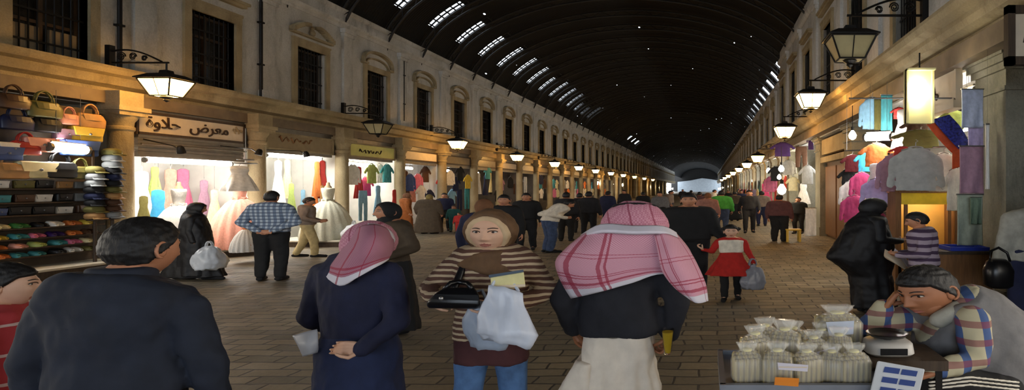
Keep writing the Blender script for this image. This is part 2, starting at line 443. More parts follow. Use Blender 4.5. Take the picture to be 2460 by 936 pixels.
# windows: stone surround, hood mould, recessed glass, timber frame and iron grille; local x points out of the wall
def window(kind, hw=HW, z0=WZ0, z1=WZ1):
    root = bpy.data.objects.new('window_1', None); C.objects.link(root); root['kind'] = 'structure'
    bm = bmesh.new()
    for s in (-1, 1): box(bm, -.3, .07, *sorted((s*hw, s*(hw+.2))), z0-.02, z1)
    box(bm, -.3, .08, -hw-.2, hw+.2, z1, z1+.22)
    if kind == 'flat':
        for p, q, a, b in ((.1, .22, .22, .3), (.16, .28, .52, .60), (.22, .34, .60, .68)): box(bm, -.05, p, -hw-q, hw+q, z1+a, z1+b)
    elif kind == 'broken':
        for p, q, a, b in ((.1, .22, .22, .28), (.14, .3, .40, .47)): box(bm, -.05, p, -hw-q, hw+q, z1+a, z1+b)
        for s in (-1, 1):
            pts = [(s*(hw+.3)*(1-u), z1+.47+.34*math.sin(u*1.9)) for u in [i/10*.8 for i in range(11)]]
            for (ya, za), (yb, zb) in zip(pts, pts[1:]):
                y0, y1 = sorted((ya, yb)); box(bm, -.05, .2, y0, y1, min(za, zb)-.02, max(za, zb)+.08)
        lathe(bm, [(.02, .0), (.08, .06), (.1, .16), (.05, .26), (.07, .3), (.02, .38)], 10, (.06, 0, z1+.46))
    else:
        pts = [((hw+.3)*-math.cos(math.pi*i/16), z1+.3+.46*math.sin(math.pi*i/16)**.8) for i in range(17)]
        ringloft(bm, [[(p, y, z), (p, y, z+.1), (-.05, y, z+.1), (-.05, y, z)] for y, z in pts for p in (.18,)])
        pts = [(.78*y, z1+.22+(z-z1-.3)*.66) for y, z in pts]
        ringloft(bm, [[(.1, y, z), (.1, y, z+.06), (-.05, y, z+.06), (-.05, y, z)] for y, z in pts])
        for s in (-1, 1): box(bm, -.05, .16, *sorted((s*(hw+.04), s*(hw+.34))), z1+.22, z1+.3)
    obj('window_surround', bm, 'stone' if kind != 'far' else 'plaster', root)
    bm = bmesh.new(); box(bm, -.36, -.3, -hw, hw, z0, z1); obj('window_pane', bm, 'glass_dark', root)
    bm = bmesh.new()
    for y in (-hw+.04, -.0, hw-.04): box(bm, -.3, -.22, y-.04, y+.04, z0, z1)
    for z in (z0+.05, z0+(z1-z0)*.36, z0+(z1-z0)*.7, z1-.05): box(bm, -.3, -.23, -hw, hw, z-.035, z+.035)
    obj('window_frame', bm, 'wood_dark', root)
    bm = bmesh.new()
    for i in range(9):
        y = -hw+.08+(2*hw-.16)*i/8; tube(bm, [(-.1, y, z0), (-.1, y, z1)], .016, 6)
    for z in (z0+.3, z0+.95, z0+1.6): box(bm, -.115, -.085, -hw, hw, z-.02, z+.02)
    obj('window_grille', bm, 'iron', root)
    return root
wa, wb, wf = window('arch'), window('broken'), window('flat')
wr = window('flat', HW, WZ0, WZ1+.9)
for k, y in enumerate(WY):
    src = wf if k in (0, 1) else wb if k == 2 else wa
    used = src.get('placed'); o = dup(src, (XL, y, 0)) if used else src
    o.location = (XL, y, 0); src['placed'] = 1; o.name = 'window_%d' % (k+1)
for k, y in enumerate(RYW):
    src = wr if y < 31 else wa
    if src is wr and not src.get('placed'): o = src; src['placed'] = 1
    else: o = dup(src, (0, 0, 0))
    o.location = (XR, y, 0); o.rotation_euler = (0, 0, math.pi); o.name = 'window_%d' % (k+len(WY)+1)
for o in list(bpy.data.objects):
    if 'placed' in o: del o['placed']
# pale lower panels of the nearest window
for s in (-1, 1):
    bm = bmesh.new(); box(bm, XL-.2, XL-.13, WY[0]+s*.34-.25, WY[0]+s*.34+.25, WZ0+.03, WZ0+.62); bevel(bm, .01, 1)
    p = obj('window_panel', bm, 'panel'); p['kind'] = 'structure'
# rain pipes down the left wall
for y in (12.72, 16.75, 24.6):
    bm = bmesh.new(); tube(bm, [(XL+.08, y, 4.6), (XL+.08, y, 7.84)], .045, 8)
    for z in (5.6, 6.9): box(bm, XL+.005, XL+.14, y-.07, y+.07, z, z+.05)
    tag(obj('rain_pipe', bm, 'iron'), {12.72: 'thin rain pipe on the left wall between the two nearest barred windows', 16.75: 'thin rain pipe left of the window with the broken curved pediment', 24.6: 'thin rain pipe on the left wall past the fourth window'}[y], 'pipe', 'rain pipes on the left wall')
# ---------------------------------------------------------------- columns
def column(sg):
    bm = bmesh.new()
    lathe(bm, [(.32, 0), (.32, .14), (.27, .2), (.27, .28), (.23, .34), (.225, 1.6), (.21, 3.1), (.24, 3.14), (.24, 3.2), (.215, 3.22), (.225, 3.32), (.29, 3.42), (.29, 3.46)], 28)
    for a, z0, z1 in ((.31, 3.46, 3.56), (.35, 3.56, 3.66), (.26, 3.66, 4.0)): box(bm, -a, a, -a, a, z0, z1)
    return bm
LCOL = [YL0+BAY*k for k in range(-2, 44)]
cl = struct('column', column(-1), 'stone', smooth=True, auto=35); cl.location = (-13.45, LCOL[0], 0)
for y in LCOL[1:]:
    o = cl.copy(); C.objects.link(o); o.location = (-13.45, y, 0)
def big_column():
    bm = bmesh.new()
    for a, z0, z1 in ((.50, 0, .25), (.47, .25, .33)): box(bm, -.34, a, -a, a, z0, z1)
    box(bm, -.30, .5, -.44, .44, .33, 3.5)
    for a, z0, z1 in ((.04, 3.2, 3.26), (.05, 3.5, 3.6), (.1, 3.6, 3.7), (.14, 3.7, 3.8), (.03, 3.8, 4.05)): box(bm, -.30-a, .5, -.44-a, .44+a, z0, z1)
    return bm
RCOL = [4.1, 8.15, 12.2, 16.4, 20.9]+[24.9+BAY*k for k in range(40)]
cr = struct('column', big_column(), 'stone_dark', auto=35); cr.location = (4.55, RCOL[0], 0)
for y in RCOL[1:]:
    if y == 12.2: continue
    o = cr.copy(); C.objects.link(o); o.location = (4.55, y, 0)
# ---------------------------------------------------------------- shops: back walls, partitions, ceilings
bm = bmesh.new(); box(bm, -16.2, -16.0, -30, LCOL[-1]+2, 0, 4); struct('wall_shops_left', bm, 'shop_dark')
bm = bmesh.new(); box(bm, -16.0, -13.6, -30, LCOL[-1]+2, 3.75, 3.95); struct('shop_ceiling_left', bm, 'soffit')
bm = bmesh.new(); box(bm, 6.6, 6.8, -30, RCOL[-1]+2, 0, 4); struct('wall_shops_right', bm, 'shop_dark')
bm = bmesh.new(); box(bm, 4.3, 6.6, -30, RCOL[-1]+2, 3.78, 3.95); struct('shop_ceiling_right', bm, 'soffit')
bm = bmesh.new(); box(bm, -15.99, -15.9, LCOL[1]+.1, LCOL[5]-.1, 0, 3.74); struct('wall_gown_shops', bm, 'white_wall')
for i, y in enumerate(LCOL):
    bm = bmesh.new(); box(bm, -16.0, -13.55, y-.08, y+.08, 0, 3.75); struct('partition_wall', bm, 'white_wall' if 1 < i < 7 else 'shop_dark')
for y in RCOL:
    if y == 12.2: continue
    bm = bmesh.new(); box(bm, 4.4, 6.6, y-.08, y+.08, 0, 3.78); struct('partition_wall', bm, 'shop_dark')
bm = bmesh.new(); box(bm, -20, 14, FAR-3, FAR-1, 0, 16); struct('wall_end_upper', bm, 'rib')  # dark sheet added to block the bright sky past the street end
# the far end of the street: pale gabled block closing the view
bm = bmesh.new()
ringloft(bm, [[(x, y, z) for x, z in ((-16, 0), (14, 0), (14, 4.5), (8, 5.4), (2, 6.6), (-3, 7.2), (-9, 6.0), (-16, 5.2))] for y in (FAR-12, FAR-4)])
struct('wall_end', bm, mat('pale_end_wall', lin(150, 156, 160), .8, .1, 1))
# ================================================================== street lanterns
def lantern(lit, label):
    t = thing('street_lantern', label, 'lantern')
    T, B = .37, .21
    bm = bmesh.new()
    ringloft(bm, [[(-a, -a*.8, z), (a, -a*.8, z), (a, a*.8, z), (-a, a*.8, z)] for a, z in ((B-.01, .0), (T-.01, .36))]); obj('lantern_glass', bm, 'lantern_glass' if lit else 'frosted', t)
    bm = bmesh.new()
    for sx in (-1, 1):
        for sy in (-1, 1): tube(bm, [(sx*B, sy*B*.8, 0), (sx*T, sy*T*.8, .36)], .016, 6)
    for a, z in ((B, 0), (T, .36)):
        for p, q in (((-a, -a*.8), (a, -a*.8)), ((a, -a*.8), (a, a*.8)), ((a, a*.8), (-a, a*.8)), ((-a, a*.8), (-a, -a*.8))): tube(bm, [(*p, z), (*q, z)], .016, 6)
    for s in (-1, 1): tube(bm, [(0, s*B*.8, 0), (0, s*T*.8, .36)], .01, 4)
    obj('lantern_frame', bm, 'iron', t)
    bm = bmesh.new()
    ringloft(bm, [[(-a, -a*.8, z), (a, -a*.8, z), (a, a*.8, z), (-a, a*.8, z)] for a, z in ((T+.05, .37), (T+.05, .39), (.24, .49), (.10, .52), (.09, .58), (.02, .6))]); obj('lantern_cap', bm, 'iron', t)
    bm = bmesh.new(); lathe(bm, [(.10, 0), (.12, -.02), (.05, -.06), (.06, -.09), (.01, -.13)], 12); obj('finial', bm, 'iron', t)
    bm = bmesh.new()
    tube(bm, [(.05, 0, .76), (-1.3, 0, .76)], .022, 6); tube(bm, [(0, 0, .58), (0, 0, .76)], .018, 6)
    box(bm, -1.33, -1.22, -.06, .06, .62, 1.15)
    tube(bm, [(-1.25+1.15*i/14, 0, .78+.27*math.sin(math.pi*(.32+.68*i/14))) for i in range(15)], .02, 6)
    for cx, cz, r in ((-1.02, .90, .10), (-.76, .9, .085), (-.5, .86, .065)):
        tube(bm, [(cx+r*(1-j/30)*math.cos(j*.55), 0, cz+r*(1-j/30)*math.sin(j*.55)) for j in range(24)], .013, 5)
    obj('bracket', bm, 'iron', t)
    return t
ORD = ['first', 'second', 'third', 'fourth', 'fifth', 'sixth', 'seventh', 'eighth', 'ninth', 'tenth', 'eleventh', 'twelfth', 'thirteenth', 'fourteenth', 'fifteenth', 'sixteenth', 'seventeenth', 'eighteenth', 'nineteenth', 'twentieth']
lit = lantern(True, 'glowing iron lantern on a scrolled bracket above the column beside the handbag stall')
unl = lantern(False, 'unlit iron lantern on the left arcade above the green-lit sign')
lit.location = (-12.2, 12.2, 3.87); unl.location = (-12.15, 19.95, 3.80)
GL, GR = 'lanterns along the left arcade', 'lanterns along the right arcade'
lit['group'] = GL; unl['group'] = GL
for k, (y, z) in enumerate(((26.3, 3.72), (34.5, 3.55), (43, 3.5), (51, 3.5), (58.7, 3.45), (68, 3.45), (78, 3.45), (90, 3.45), (104, 3.45), (120, 3.45))):
    dup(lit, (-12.15, y, z), 0, ('nearest' if False else ORD[k+1])+' glowing lantern from the near end of the left arcade', GL)
dup(unl, (2.72, 10.35, 4.25), math.pi, 'large unlit lantern on a scrolled bracket over the clothes stall, high at right', GR, 1.12)
dup(lit, (2.83, 14.86, 4.0), math.pi, 'glowing lantern nearest the camera on the right arcade, above the dark doorway', GR)
for k, (x, y, z) in enumerate(((2.82, 19.8, 3.66), (2.85, 30.8, 3.28), (2.9, 40, 3.3), (2.9, 50, 3.3), (2.9, 62, 3.3), (2.9, 76, 3.3), (2.9, 92, 3.3), (2.9, 112, 3.3))):
    dup(lit, (x, y, z), math.pi, ORD[k+1]+' glowing lantern from the near end of the right arcade', GR)

# ================================================================== shop tubes, signs
def tube_lamp(name, p, q, r, m, label, group, ceil=3.76):
    t = thing(name, label, 'lamp', (Vector(p)+Vector(q))/2, 0, group)
    h = (Vector(q)-Vector(p))/2
    bm = bmesh.new(); tube(bm, [-h, h], r, 10); obj('lamp_tube', bm, m, t)
    d = h.normalized(); bm = bmesh.new()
    tube(bm, [-h-d*.05, -h], r*1.1, 8); tube(bm, [h, h+d*.05], r*1.1, 8)
    a, b = (-h+Vector((0, 0, r+.03))), (h+Vector((0, 0, r+.03)))
    tube(bm, [a, b], .022, 6)
    if ceil:
        for e in (-.7, .7): tube(bm, [h*e+Vector((0, 0, r)), h*e+Vector((0, 0, ceil-(p[2]+q[2])/2))], .004, 5)
    obj('lamp_fitting', bm, 'metal_grey', t)
    return t
LB = ['handbag stall', 'gown shop with the big cream sign', 'gown shop with the tan sign', 'shop with the green-lit sign', 'shop with the orange-lit sign'] + [ORD[k]+' shop along the left arcade' for k in range(5, 20)]
def bayy(k): return YL0+BAY*(k-1)+.42, YL0+BAY*k-.42
GT = 'fluorescent tubes in the left shops'
for k in range(0, 20):
    a, b = bayy(k)
    X, z = (-13.62, 2.49) if k == 1 else (-13.74, 2.84) if k == 2 else (-14.2, 2.75)
    if k == 0: continue
    if k < 4: tube_lamp('hanging_tube_lamp', (X, a+.3, z), (X, b-.3, z), .06, 'tube', 'bright white tube lamp in the '+LB[k], GT)
    else: tube_lamp('hanging_tube_lamp', (X, a+1., z), (X, b-1., z), .05, 'tube_warm' if k % 3 == 0 else 'tube', 'white tube lamp in the '+LB[k], GT)
tube_lamp('hanging_tube_lamp', (-13.05, 10.75, 2.62), (-13.05, 11.35, 2.60), .085, 'tube', 'glaring white tube among the bags of the handbag stall', GT)
def spot_lamp(label, loc, target, power):
    t = thing('hanging_spot_lamp', label, 'lamp', loc, 0, 'spot lamps over the gowns'); d = (Vector(target)-Vector(loc)).normalized(); ax = Vector((0, 0, 1)).rotation_difference(d).to_matrix()
    bm = bmesh.new(); ringloft(bm, [[ax @ Vector((r*math.cos(2*math.pi*i/16), r*math.sin(2*math.pi*i/16), z)) for i in range(16)] for z, r in ((-.14, .04), (-.1, .07), (.03, .09), (.03, .08), (-.02, .06))]); obj('lamp_housing', bm, 'iron', t, smooth=True, auto=50)
    bm = bmesh.new(); ringloft(bm, [[ax @ Vector((r*math.cos(2*math.pi*i/16), r*math.sin(2*math.pi*i/16), z)) for i in range(16)] for z, r in ((-.01, .062), (.0, .06))]); obj('lamp_face', bm, 'tube', t)
    bm = bmesh.new(); tube(bm, [(0, 0, .02), (-.2, 0, .14), (-13.52-loc[0], 0, 2.98-loc[2])], .015, 6); obj('lamp_arm', bm, 'iron', t)
    l = bpy.data.lights.new('spot_bulb', 'SPOT'); l.energy = power; l.spot_size = 1.9; l.spot_blend = .6; l.shadow_soft_size = .08; l.color = (1, .97, .9)
    o = bpy.data.objects.new('spot_bulb', l); C.objects.link(o); o.location = Vector(loc)+d*.05; o.rotation_euler = d.to_track_quat('-Z', 'Y').to_euler()
spot_lamp('small spot lamp at the near end of the gown shop front', (-12.6, 12.95, 2.68), (-12.9, 13.7, .9), 115)
spot_lamp('small spot lamp over the pink gown', (-12.45, 15.0, 2.75), (-12.8, 14.6, .9), 75)
spot_lamp('small spot lamp by the second column over the cream gown', (-12.3, 16.6, 2.8), (-12.1, 17.2, .9), 95)
def text_mesh(body, size, extr, m, parent, name='lettering'):
    cu = bpy.data.curves.new('t', 'FONT'); cu.body = body; cu.size = size; cu.extrude = extr; cu.align_x = 'CENTER'; cu.align_y = 'CENTER'; cu.offset = .006
    o = bpy.data.objects.new('t', cu); C.objects.link(o)
    dg = bpy.context.evaluated_depsgraph_get(); dg.update()
    me = bpy.data.meshes.new_from_object(o.evaluated_get(dg)); bpy.data.objects.remove(o)
    return obj(name, me, m, parent)
def sign(label, c, sy, sz, m, rot=0, frame='wood'):
    t = thing('shop_sign', label, 'sign', c, rot)
    bm = bmesh.new(); box(bm, -.06, 0, -sy/2, sy/2, -sz/2, sz/2); obj('sign_board', bm, m, t)
    bm = bmesh.new()
    for s in (-1, 1):
        box(bm, -.08, .03, s*sy/2-.03, s*sy/2+.03, -sz/2-.04, sz/2+.04); box(bm, -.08, .03, -sy/2, sy/2, s*sz/2-.03, s*sz/2+.03)
    obj('sign_frame', bm, frame, t)
    return t
def strokes(t, words, y0, y1, z, h, m='ink', seed=0):
    """unreadable pen-like strokes of a worn painted line"""
    rd = random.Random(seed); bm = bmesh.new(); n = words
    for i in range(n):
        a = y0+(y1-y0)*i/n; b = y0+(y1-y0)*(i+.82)/n
        pts = [(.012, a+(b-a)*j/8, z+h*(.3*math.sin(j*1.3+i*2)+rd.uniform(-.2, .2))) for j in range(9)]
        tube(bm, pts, [h*.10*(1+.5*math.sin(j)) for j in range(9)], 5)
    return obj('lettering', bm, m, t)
a, b = bayy(1)
s1 = sign('long cream sign with dark Arabic lettering over the gown shop', (-13.5, (a+b)/2, 3.37), b-a+.05, .50, 'sign', 0, 'wood_dark')
r = text_mesh('\ufe93\ufeed\ufefc\ufea3  \ufebd\ufeae\ufecc\ufee3', .62, .012, 'ink', s1)
r.rotation_euler = (math.pi/2, 0, math.pi/2); r.location = (.02, -.16, .03); r.scale = (.68, .62, 1)
strokes(s1, 2, 1.12, 1.42, .08, .22, 'sign_beige', 4)
a, b = bayy(2); s2 = sign('faded tan sign board over the second gown shop', (-13.5, (a+b)/2, 3.28), b-a, .5, 'sign_beige', 0, 'stone'); strokes(s2, 3, -1.0, .5, .08, .2, 'wood', 2)
M['sign_green'] = mat('yellow_green_sign', lin(206, 204, 120), .6, .08, 3, .05)
a, b = bayy(3); s3 = sign('yellow green sign with a dark line of writing above a bright shop', (-13.45, (a+b)/2, 3.27), b-a, .5, 'sign_green', 0, 'stone'); strokes(s3, 3, -.9, .6, -.02, .2, 'ink', 3)
for k in range(4, 16):
    a, b = bayy(k); sign('plain narrow sign board over the '+LB[k], (-13.5, (a+b)/2, 3.3), b-a, .42, ('sign', 'sign_beige', 'metal_grey', 'sign')[k % 4], 0, 'wood_dark')['group'] = 'sign boards down the left arcade'
# roller shutter boxes and lintels under the signs
for k in range(1, 18):
    a, b = bayy(k); bm = bmesh.new()
    if k == 1:
        for i in range(6): box(bm, -13.62, -13.5+.012*(i % 2), a, b, 2.62+.08*i, 2.695+.08*i)
        tube(bm, [(-13.42, a, 2.86), (-13.42, b, 2.86)], .025, 6); box(bm, -13.7, -13.46, a, b, 2.56, 2.62)
    else: box(bm, -13.66, -13.52, a, b, 2.9, 3.06)
    box(bm, -13.68, -13.6, a-.3, b+.3, 3.0, 3.76)
    t = obj('shutter_box', bm, 'metal_grey'); t['kind'] = 'structure'
# low plinths in front of the shops
def plinth(y0, y1, x0, x1, h, label):
    t = thing('display_plinth', label, 'plinth', ((x0+x1)/2, (y0+y1)/2, 0))
    hx, hy = (x1-x0)/2, (y1-y0)/2
    bm = bmesh.new(); box(bm, -hx, hx, -hy, hy, h-.05, h); bevel(bm, .008, 1); obj('plinth_top', bm, 'plinth', t)
    bm = bmesh.new(); box(bm, -hx+.03, hx-.03, -hy+.03, hy-.03, 0, h-.05); obj('plinth_base', bm, 'wood_dark', t)
plinth(9.05, 12.0, -13.9, -12.75, .24, 'low white-topped platform under the shelves of the handbag stall')
plinth(12.9, 15.8, -13.8, -12.55, .2, 'low platform carrying the white and pink gowns')
plinth(16.56, 19.5, -13.6, -10.7, .2, 'low platform carrying the cream gown')

# ================================================================== goods: one of each kind, then copies
PAL = {'white': (225, 222, 215), 'cream': (222, 208, 160), 'black': (24, 24, 26), 'grey': (136, 138, 138), 'red': (170, 50, 44), 'orange': (214, 120, 58), 'yellow': (206, 176, 64),
       'green': (60, 120, 62), 'teal': (66, 140, 146), 'pale blue': (140, 184, 208), 'blue': (62, 84, 138), 'navy': (26, 32, 62), 'purple': (58, 34, 92), 'pink': (222, 120, 152), 'magenta': (196, 70, 122),
       'brown': (78, 52, 34), 'tan': (172, 130, 82), 'olive': (104, 98, 50), 'maroon': (94, 24, 34), 'lavender': (178, 164, 204), 'mauve': (160, 124, 142), 'lime': (158, 174, 96), 'peach': (226, 160, 140)}
COL = {k: lin(*v) for k, v in PAL.items()}
def grey_cols(o, c):
    o.color = (*c, 1)
    for ch in o.children: ch.color = (*c, 1)
    return o
PARK = Vector((0, 0, 0))
PROTO, FIRST = {}, {}
def proto(kind, fn):
    PROTO[kind] = fn
def put(kind, loc, rotz, scale, colname, label, cat, group, cols=None):
    r = put_(kind, loc, rotz, scale, colname, label, cat, group, cols)
    if kind in ('shirt', 'longshirt', 'dress', 'trousers', 'towel') and (loc[0] < -13.4 or abs(loc[0]-3.92) < .01 or 4.3 < loc[0] < 4.5):      # hung by a thin cord from the shop ceiling
        if 'cord' not in FIRST:
            bm = bmesh.new(); tube(bm, [(0, 0, 0), (0, 0, 1)], .004, 4); FIRST['cord'] = obj('hanging_cord', bm, 'iron', r)
            c = FIRST['cord']
        else:
            c = FIRST['cord'].copy(); C.objects.link(c); c.parent = r
        sz = r.scale[2]; c.location = (0, 0, .03); c.scale = (1, 1, (3.745-loc[2])/sz-.03)
    return r
def put_(kind, loc, rotz, scale, colname, label, cat, group, cols=None):
    """first use builds the thing, later uses copy it with its parts"""
    c = COL[colname] if isinstance(colname, str) else colname
    if kind not in FIRST:
        t = PROTO[kind](); FIRST[kind] = t; t.location = loc; t.rotation_euler = (0, 0, rotz); t.scale = scale if hasattr(scale, '__len__') else (scale,)*3
        tag(t, label, cat, group); t.color = (*c, 1)
        for ch in t.children: ch.color = (*((cols or {}).get(ch.name.split('.')[0], c)), 1)
        return t
    return dup(FIRST[kind], loc, rotz, label, group, scale, c, cols)
# --- handbag: base at z=0, faces +x
def mk_handbag():
    t = thing('hanging_handbag', '', 'bag')
    bm = bmesh.new(); ringloft(bm, [ell((0, 0, z), rx, ry, 20, 3.2) for z, rx, ry in ((0, .06, .21), (.02, .085, .25), (.16, .09, .26), (.25, .06, .22), (.28, .03, .19))]); obj('bag_body', bm, 'leather', t, smooth=True, auto=40)
    bm = bmesh.new(); tube(bm, [(.02, -.13*math.cos(math.pi*i/14), .26+.2*math.sin(math.pi*i/14)) for i in range(15)], .016, 6); tube(bm, [(-.02, -.13*math.cos(math.pi*i/14), .26+.19*math.sin(math.pi*i/14)) for i in range(15)], .016, 6); obj('handle', bm, 'leather', t, smooth=True)
    bm = bmesh.new(); ringloft(bm, [[(x, y, .26), (x+.012, y, .255), (x+.03, y*.9, .15), (x+.018, y*.9, .15)] for x, y in ((.06, -.16), (.075, -.08), (.08, 0), (.075, .08), (.06, .16))]); obj('flap', bm, 'leather', t)
    return t
proto('handbag', mk_handbag)
def mk_clutch():
    t = thing('clutch_purse', '', 'purse')
    bm = bmesh.new(); box(bm, -.035, .035, -.14, .14, 0, .15); bevel(bm, .02, 3); obj('purse_body', bm, 'leather', t, smooth=True, auto=50)
    bm = bmesh.new(); ringloft(bm, [[(.037, y, .145), (.05, y, .14), (.05, y*.86, .06), (.037, y*.86, .06)] for y in (-.135, -.05, .05, .135)]); obj('flap', bm, 'leather', t)
    bm = bmesh.new(); ball(bm, (.055, 0, .075), .014, 1); obj('clasp', bm, 'steel', t)
    return t
proto('clutch', mk_clutch)
def mk_slipper():
    t = thing('slipper', '', 'slipper')
    out = [(-.05, .035), (-.12, .03), (-.14, 0), (-.12, -.03), (-.05, -.032), (.03, -.04), (.10, -.045), (.14, -.02), (.14, .015), (.10, .045), (.03, .042)]
    bm = bmesh.new(); ringloft(bm, [[(x*k, y*k, z) for x, y in out] for z, k in ((0, .94), (.012, 1), (.026, 1), (.03, .9))]); obj('sole', bm, 'leather', t, smooth=True, auto=50)
    bm = bmesh.new(); ringloft(bm, [[(x, w*math.cos(math.pi*j/10), .02+h*math.sin(math.pi*j/10)) for j in range(11)]+[(x, .9*w*math.cos(math.pi*(10-j)/10), .015+.85*h*math.sin(math.pi*(10-j)/10)) for j in range(11)] for x, w, h in ((-.01, .046, .062), (.03, .05, .062), (.08, .052, .05), (.125, .034, .028))]); obj('upper', bm, 'leather', t, smooth=True, auto=60)
    return t
proto('slipper', mk_slipper)
def mk_cap():
    t = thing('flat_cap', '', 'cap')
    bm = bmesh.new(); ringloft(bm, [ell((-.01, 0, z), a, b, 20) for z, a, b in ((0, .12, .105), (.03, .135, .12), (.07, .13, .118), (.10, .10, .09), (.115, .05, .045))]); obj('crown', bm, 'cloth', t, smooth=True, auto=60)
    bm = bmesh.new(); ringloft(bm, [[(.07+dx, y, z) for dx, z in ((0, .012), (d, -.008), (d, .004), (0, .03))] for y, d in ((-.1, .02), (-.06, .10), (0, .125), (.06, .10), (.1, .02))]); obj('brim', bm, 'cloth', t, smooth=True, auto=60)
    return t
proto('cap', mk_cap)
# --- garments hang from z=0 downwards, face +x, width along y
def mk_shirt(long_=False):
    def f():
        t = thing('hanging_shirt', '', 'shirt')
        bm = bmesh.new(); ringloft(bm, [ell((0, 0, -z), rx, ry, 20, 2.4) for z, rx, ry in ((.0, .035, .07), (.03, .05, .14), (.10, .06, .2), (.35, .06, .21), (.64, .055, .225))])
        for s in (-1, 1): sweep(bm, [(0, s*.13, -.07, .055), (0, s*.25, -.19, .06)] + ([(0.02, s*.29, -.56, .05)] if long_ else [(0, s*.31, -.27, .058)]), 1, (.7, 1, 1))
        me = remesh(bm, .016, 5); wrinkle(me, .012, (10, 14, 6)); obj('shirt_body', me, 'cloth', t, smooth=True)
        bm = bmesh.new(); tube(bm, [(.035*math.cos(a), .075*math.sin(a), .005-.02*math.cos(a)) for a in [2*math.pi*i/16 for i in range(17)]], .014, 6); obj('collar', bm, 'cloth', t, smooth=True)
        bm = bmesh.new(); tube(bm, [(0, -.16, -.03), (0, 0, .03), (0, .16, -.03)], .01, 6); tube(bm, [(0, 0, .03), (0, 0, .09), (.0, .025, .11), (0, .0, .135)], .006, 6); obj('hanger', bm, 'steel', t)
        return t
    return f
proto('shirt', mk_shirt()); proto('longshirt', mk_shirt(True))
def mk_dress():
    t = thing('hanging_dress', '', 'dress')
    bm = bmesh.new(); ringloft(bm, [ell((0, 0, -z), rx, ry, 36, 2.2, pl, 9) for z, rx, ry, pl in ((0, .03, .07, 0), (.04, .05, .16, 0), (.22, .065, .17, 0), (.38, .06, .14, 0), (.6, .09, .2, .05), (1.0, .12, .28, .1), (1.25, .13, .32, .12))]); obj('dress_body', bm, 'cloth', t, smooth=True, auto=60)
    bm = bmesh.new(); ringloft(bm, [ell((0, 0, -z), .068, .15, 24, 2.2) for z in (.36, .41)]); obj('waist_band', bm, 'cloth', t, smooth=True, auto=50)
    bm = bmesh.new(); tube(bm, [(0, 0, -.01), (0, 0, .06), (0, .025, .08), (0, 0, .105)], .006, 6); obj('hanger', bm, 'steel', t)
    return t
proto('dress', mk_dress)
def mk_trousers():
    t = thing('hanging_trousers', '', 'trousers')
    bm = bmesh.new(); ringloft(bm, [ell((0, 0, -z), .05, ry, 16, 2.6) for z, ry in ((0, .17), (.1, .19), (.28, .2))])
    for s in (-1, 1): ringloft(bm, [ell((0, s*y, -z), .05, ry, 14, 2.6) for z, y, ry in ((.22, .1, .1), (.6, .11, .085), (.98, .12, .075))])
    me = remesh(bm, .018, 4); wrinkle(me, .008); obj('legs', me, 'cloth', t, smooth=True)
    bm = bmesh.new(); ringloft(bm, [ell((0, 0, z), .056, .176, 20, 2.6) for z in (-.04, .01)]); obj('waistband', bm, 'cloth', t, smooth=True, auto=50)
    return t
proto('trousers', mk_trousers)
def mk_towel():
    t = thing('hanging_cloth', '', 'cloth')
    rows = [[(.02*math.sin(j*1.7+i)*(i/3), -.25+.5*j/6, -.3*i+.0*j) for j in range(7)] for i in range(4)]
    solid(obj('cloth_panel', sheet(rows, 4), 'cloth', t, smooth=True), .02)
    bm = bmesh.new(); tube(bm, [(0, -.27, .01), (0, .27, .01)], .016, 6); obj('hanging_rod', bm, 'steel', t)
    return t
proto('towel', mk_towel)
def mk_folded():
    t = thing('folded_garment', '', 'garment')
    bm = bmesh.new(); box(bm, -.16, .16, -.16, .16, 0, .07); bevel(bm, .03, 3); bmesh.ops.subdivide_edges(bm, edges=bm.edges[:], cuts=1); me = bpy.data.meshes.new('f'); bmesh.ops.recalc_face_normals(bm, faces=bm.faces[:]); bm.to_mesh(me); bm.free(); wrinkle(me, .008, (14, 14, 14)); obj('folded_cloth', me, 'cloth', t, smooth=True)
    bm = bmesh.new(); box(bm, .155, .167, -.10, .10, .028, .042); obj('fold_edge', bm, 'cloth', t)
    return t
proto('folded', mk_folded)
def mk_gown():
    t = thing('ball_gown', '', 'gown')
    bm = bmesh.new(); ringloft(bm, [ell((0, 0, z), .62*r, r, 72, 2, pl, 18, ph) for z, r, pl, ph in ((.0, .86, .05, 0), (.12, .88, .05, .3), (.45, .80, .045, .6), (.75, .62, .035, .9), (.98, .38, .03, 1.1), (1.08, .19, .01, 1.1), (1.10, .14, 0, 0))])
    me = bpy.data.meshes.new('g'); bmesh.ops.recalc_face_normals(bm, faces=bm.faces[:]); bm.to_mesh(me); bm.free(); obj('skirt', me, 'tulle', t, smooth=True, auto=70)
    bm = bmesh.new(); ringloft(bm, [ell((0, 0, z), .7*r, r, 28, 2.2) for z, r in ((1.05, .16), (1.12, .145), (1.25, .175), (1.38, .20), (1.43, .195), (1.44, .17))]); obj('bodice', bm, 'tulle', t, smooth=True, auto=60)
    bm = bmesh.new(); ringloft(bm, [[(.62*(.2+.02*math.cos(5*a))*math.cos(a), (.22+.02*math.cos(7*a))*math.sin(a), 1.06+.02*math.sin(6*a)+dz) for a in [2*math.pi*i/40 for i in range(40)]] for dz in (0, .05)]); obj('sash', bm, 'tulle', t, smooth=True, auto=60)
    bm = bmesh.new()
    for i in range(26):
        a = i*2.4; z = .25+.7*((i*37) % 26)/26; r = .88-.62*max(0, (z-.2))/.85 if z > .3 else .86; ball(bm, (.62*r*math.cos(a), r*math.sin(a), z), .03, 1)
    obj('rosettes', bm, 'tulle', t, smooth=True)['kind'] = 'stuff'
    bm = bmesh.new(); lathe(bm, [(.12, 1.40), (.10, 1.47), (.055, 1.52), (.05, 1.58), (.03, 1.6)], 16, sx=.8); obj('mannequin', bm, 'sign_beige', t, smooth=True, auto=50)
    return t
proto('gown', mk_gown)
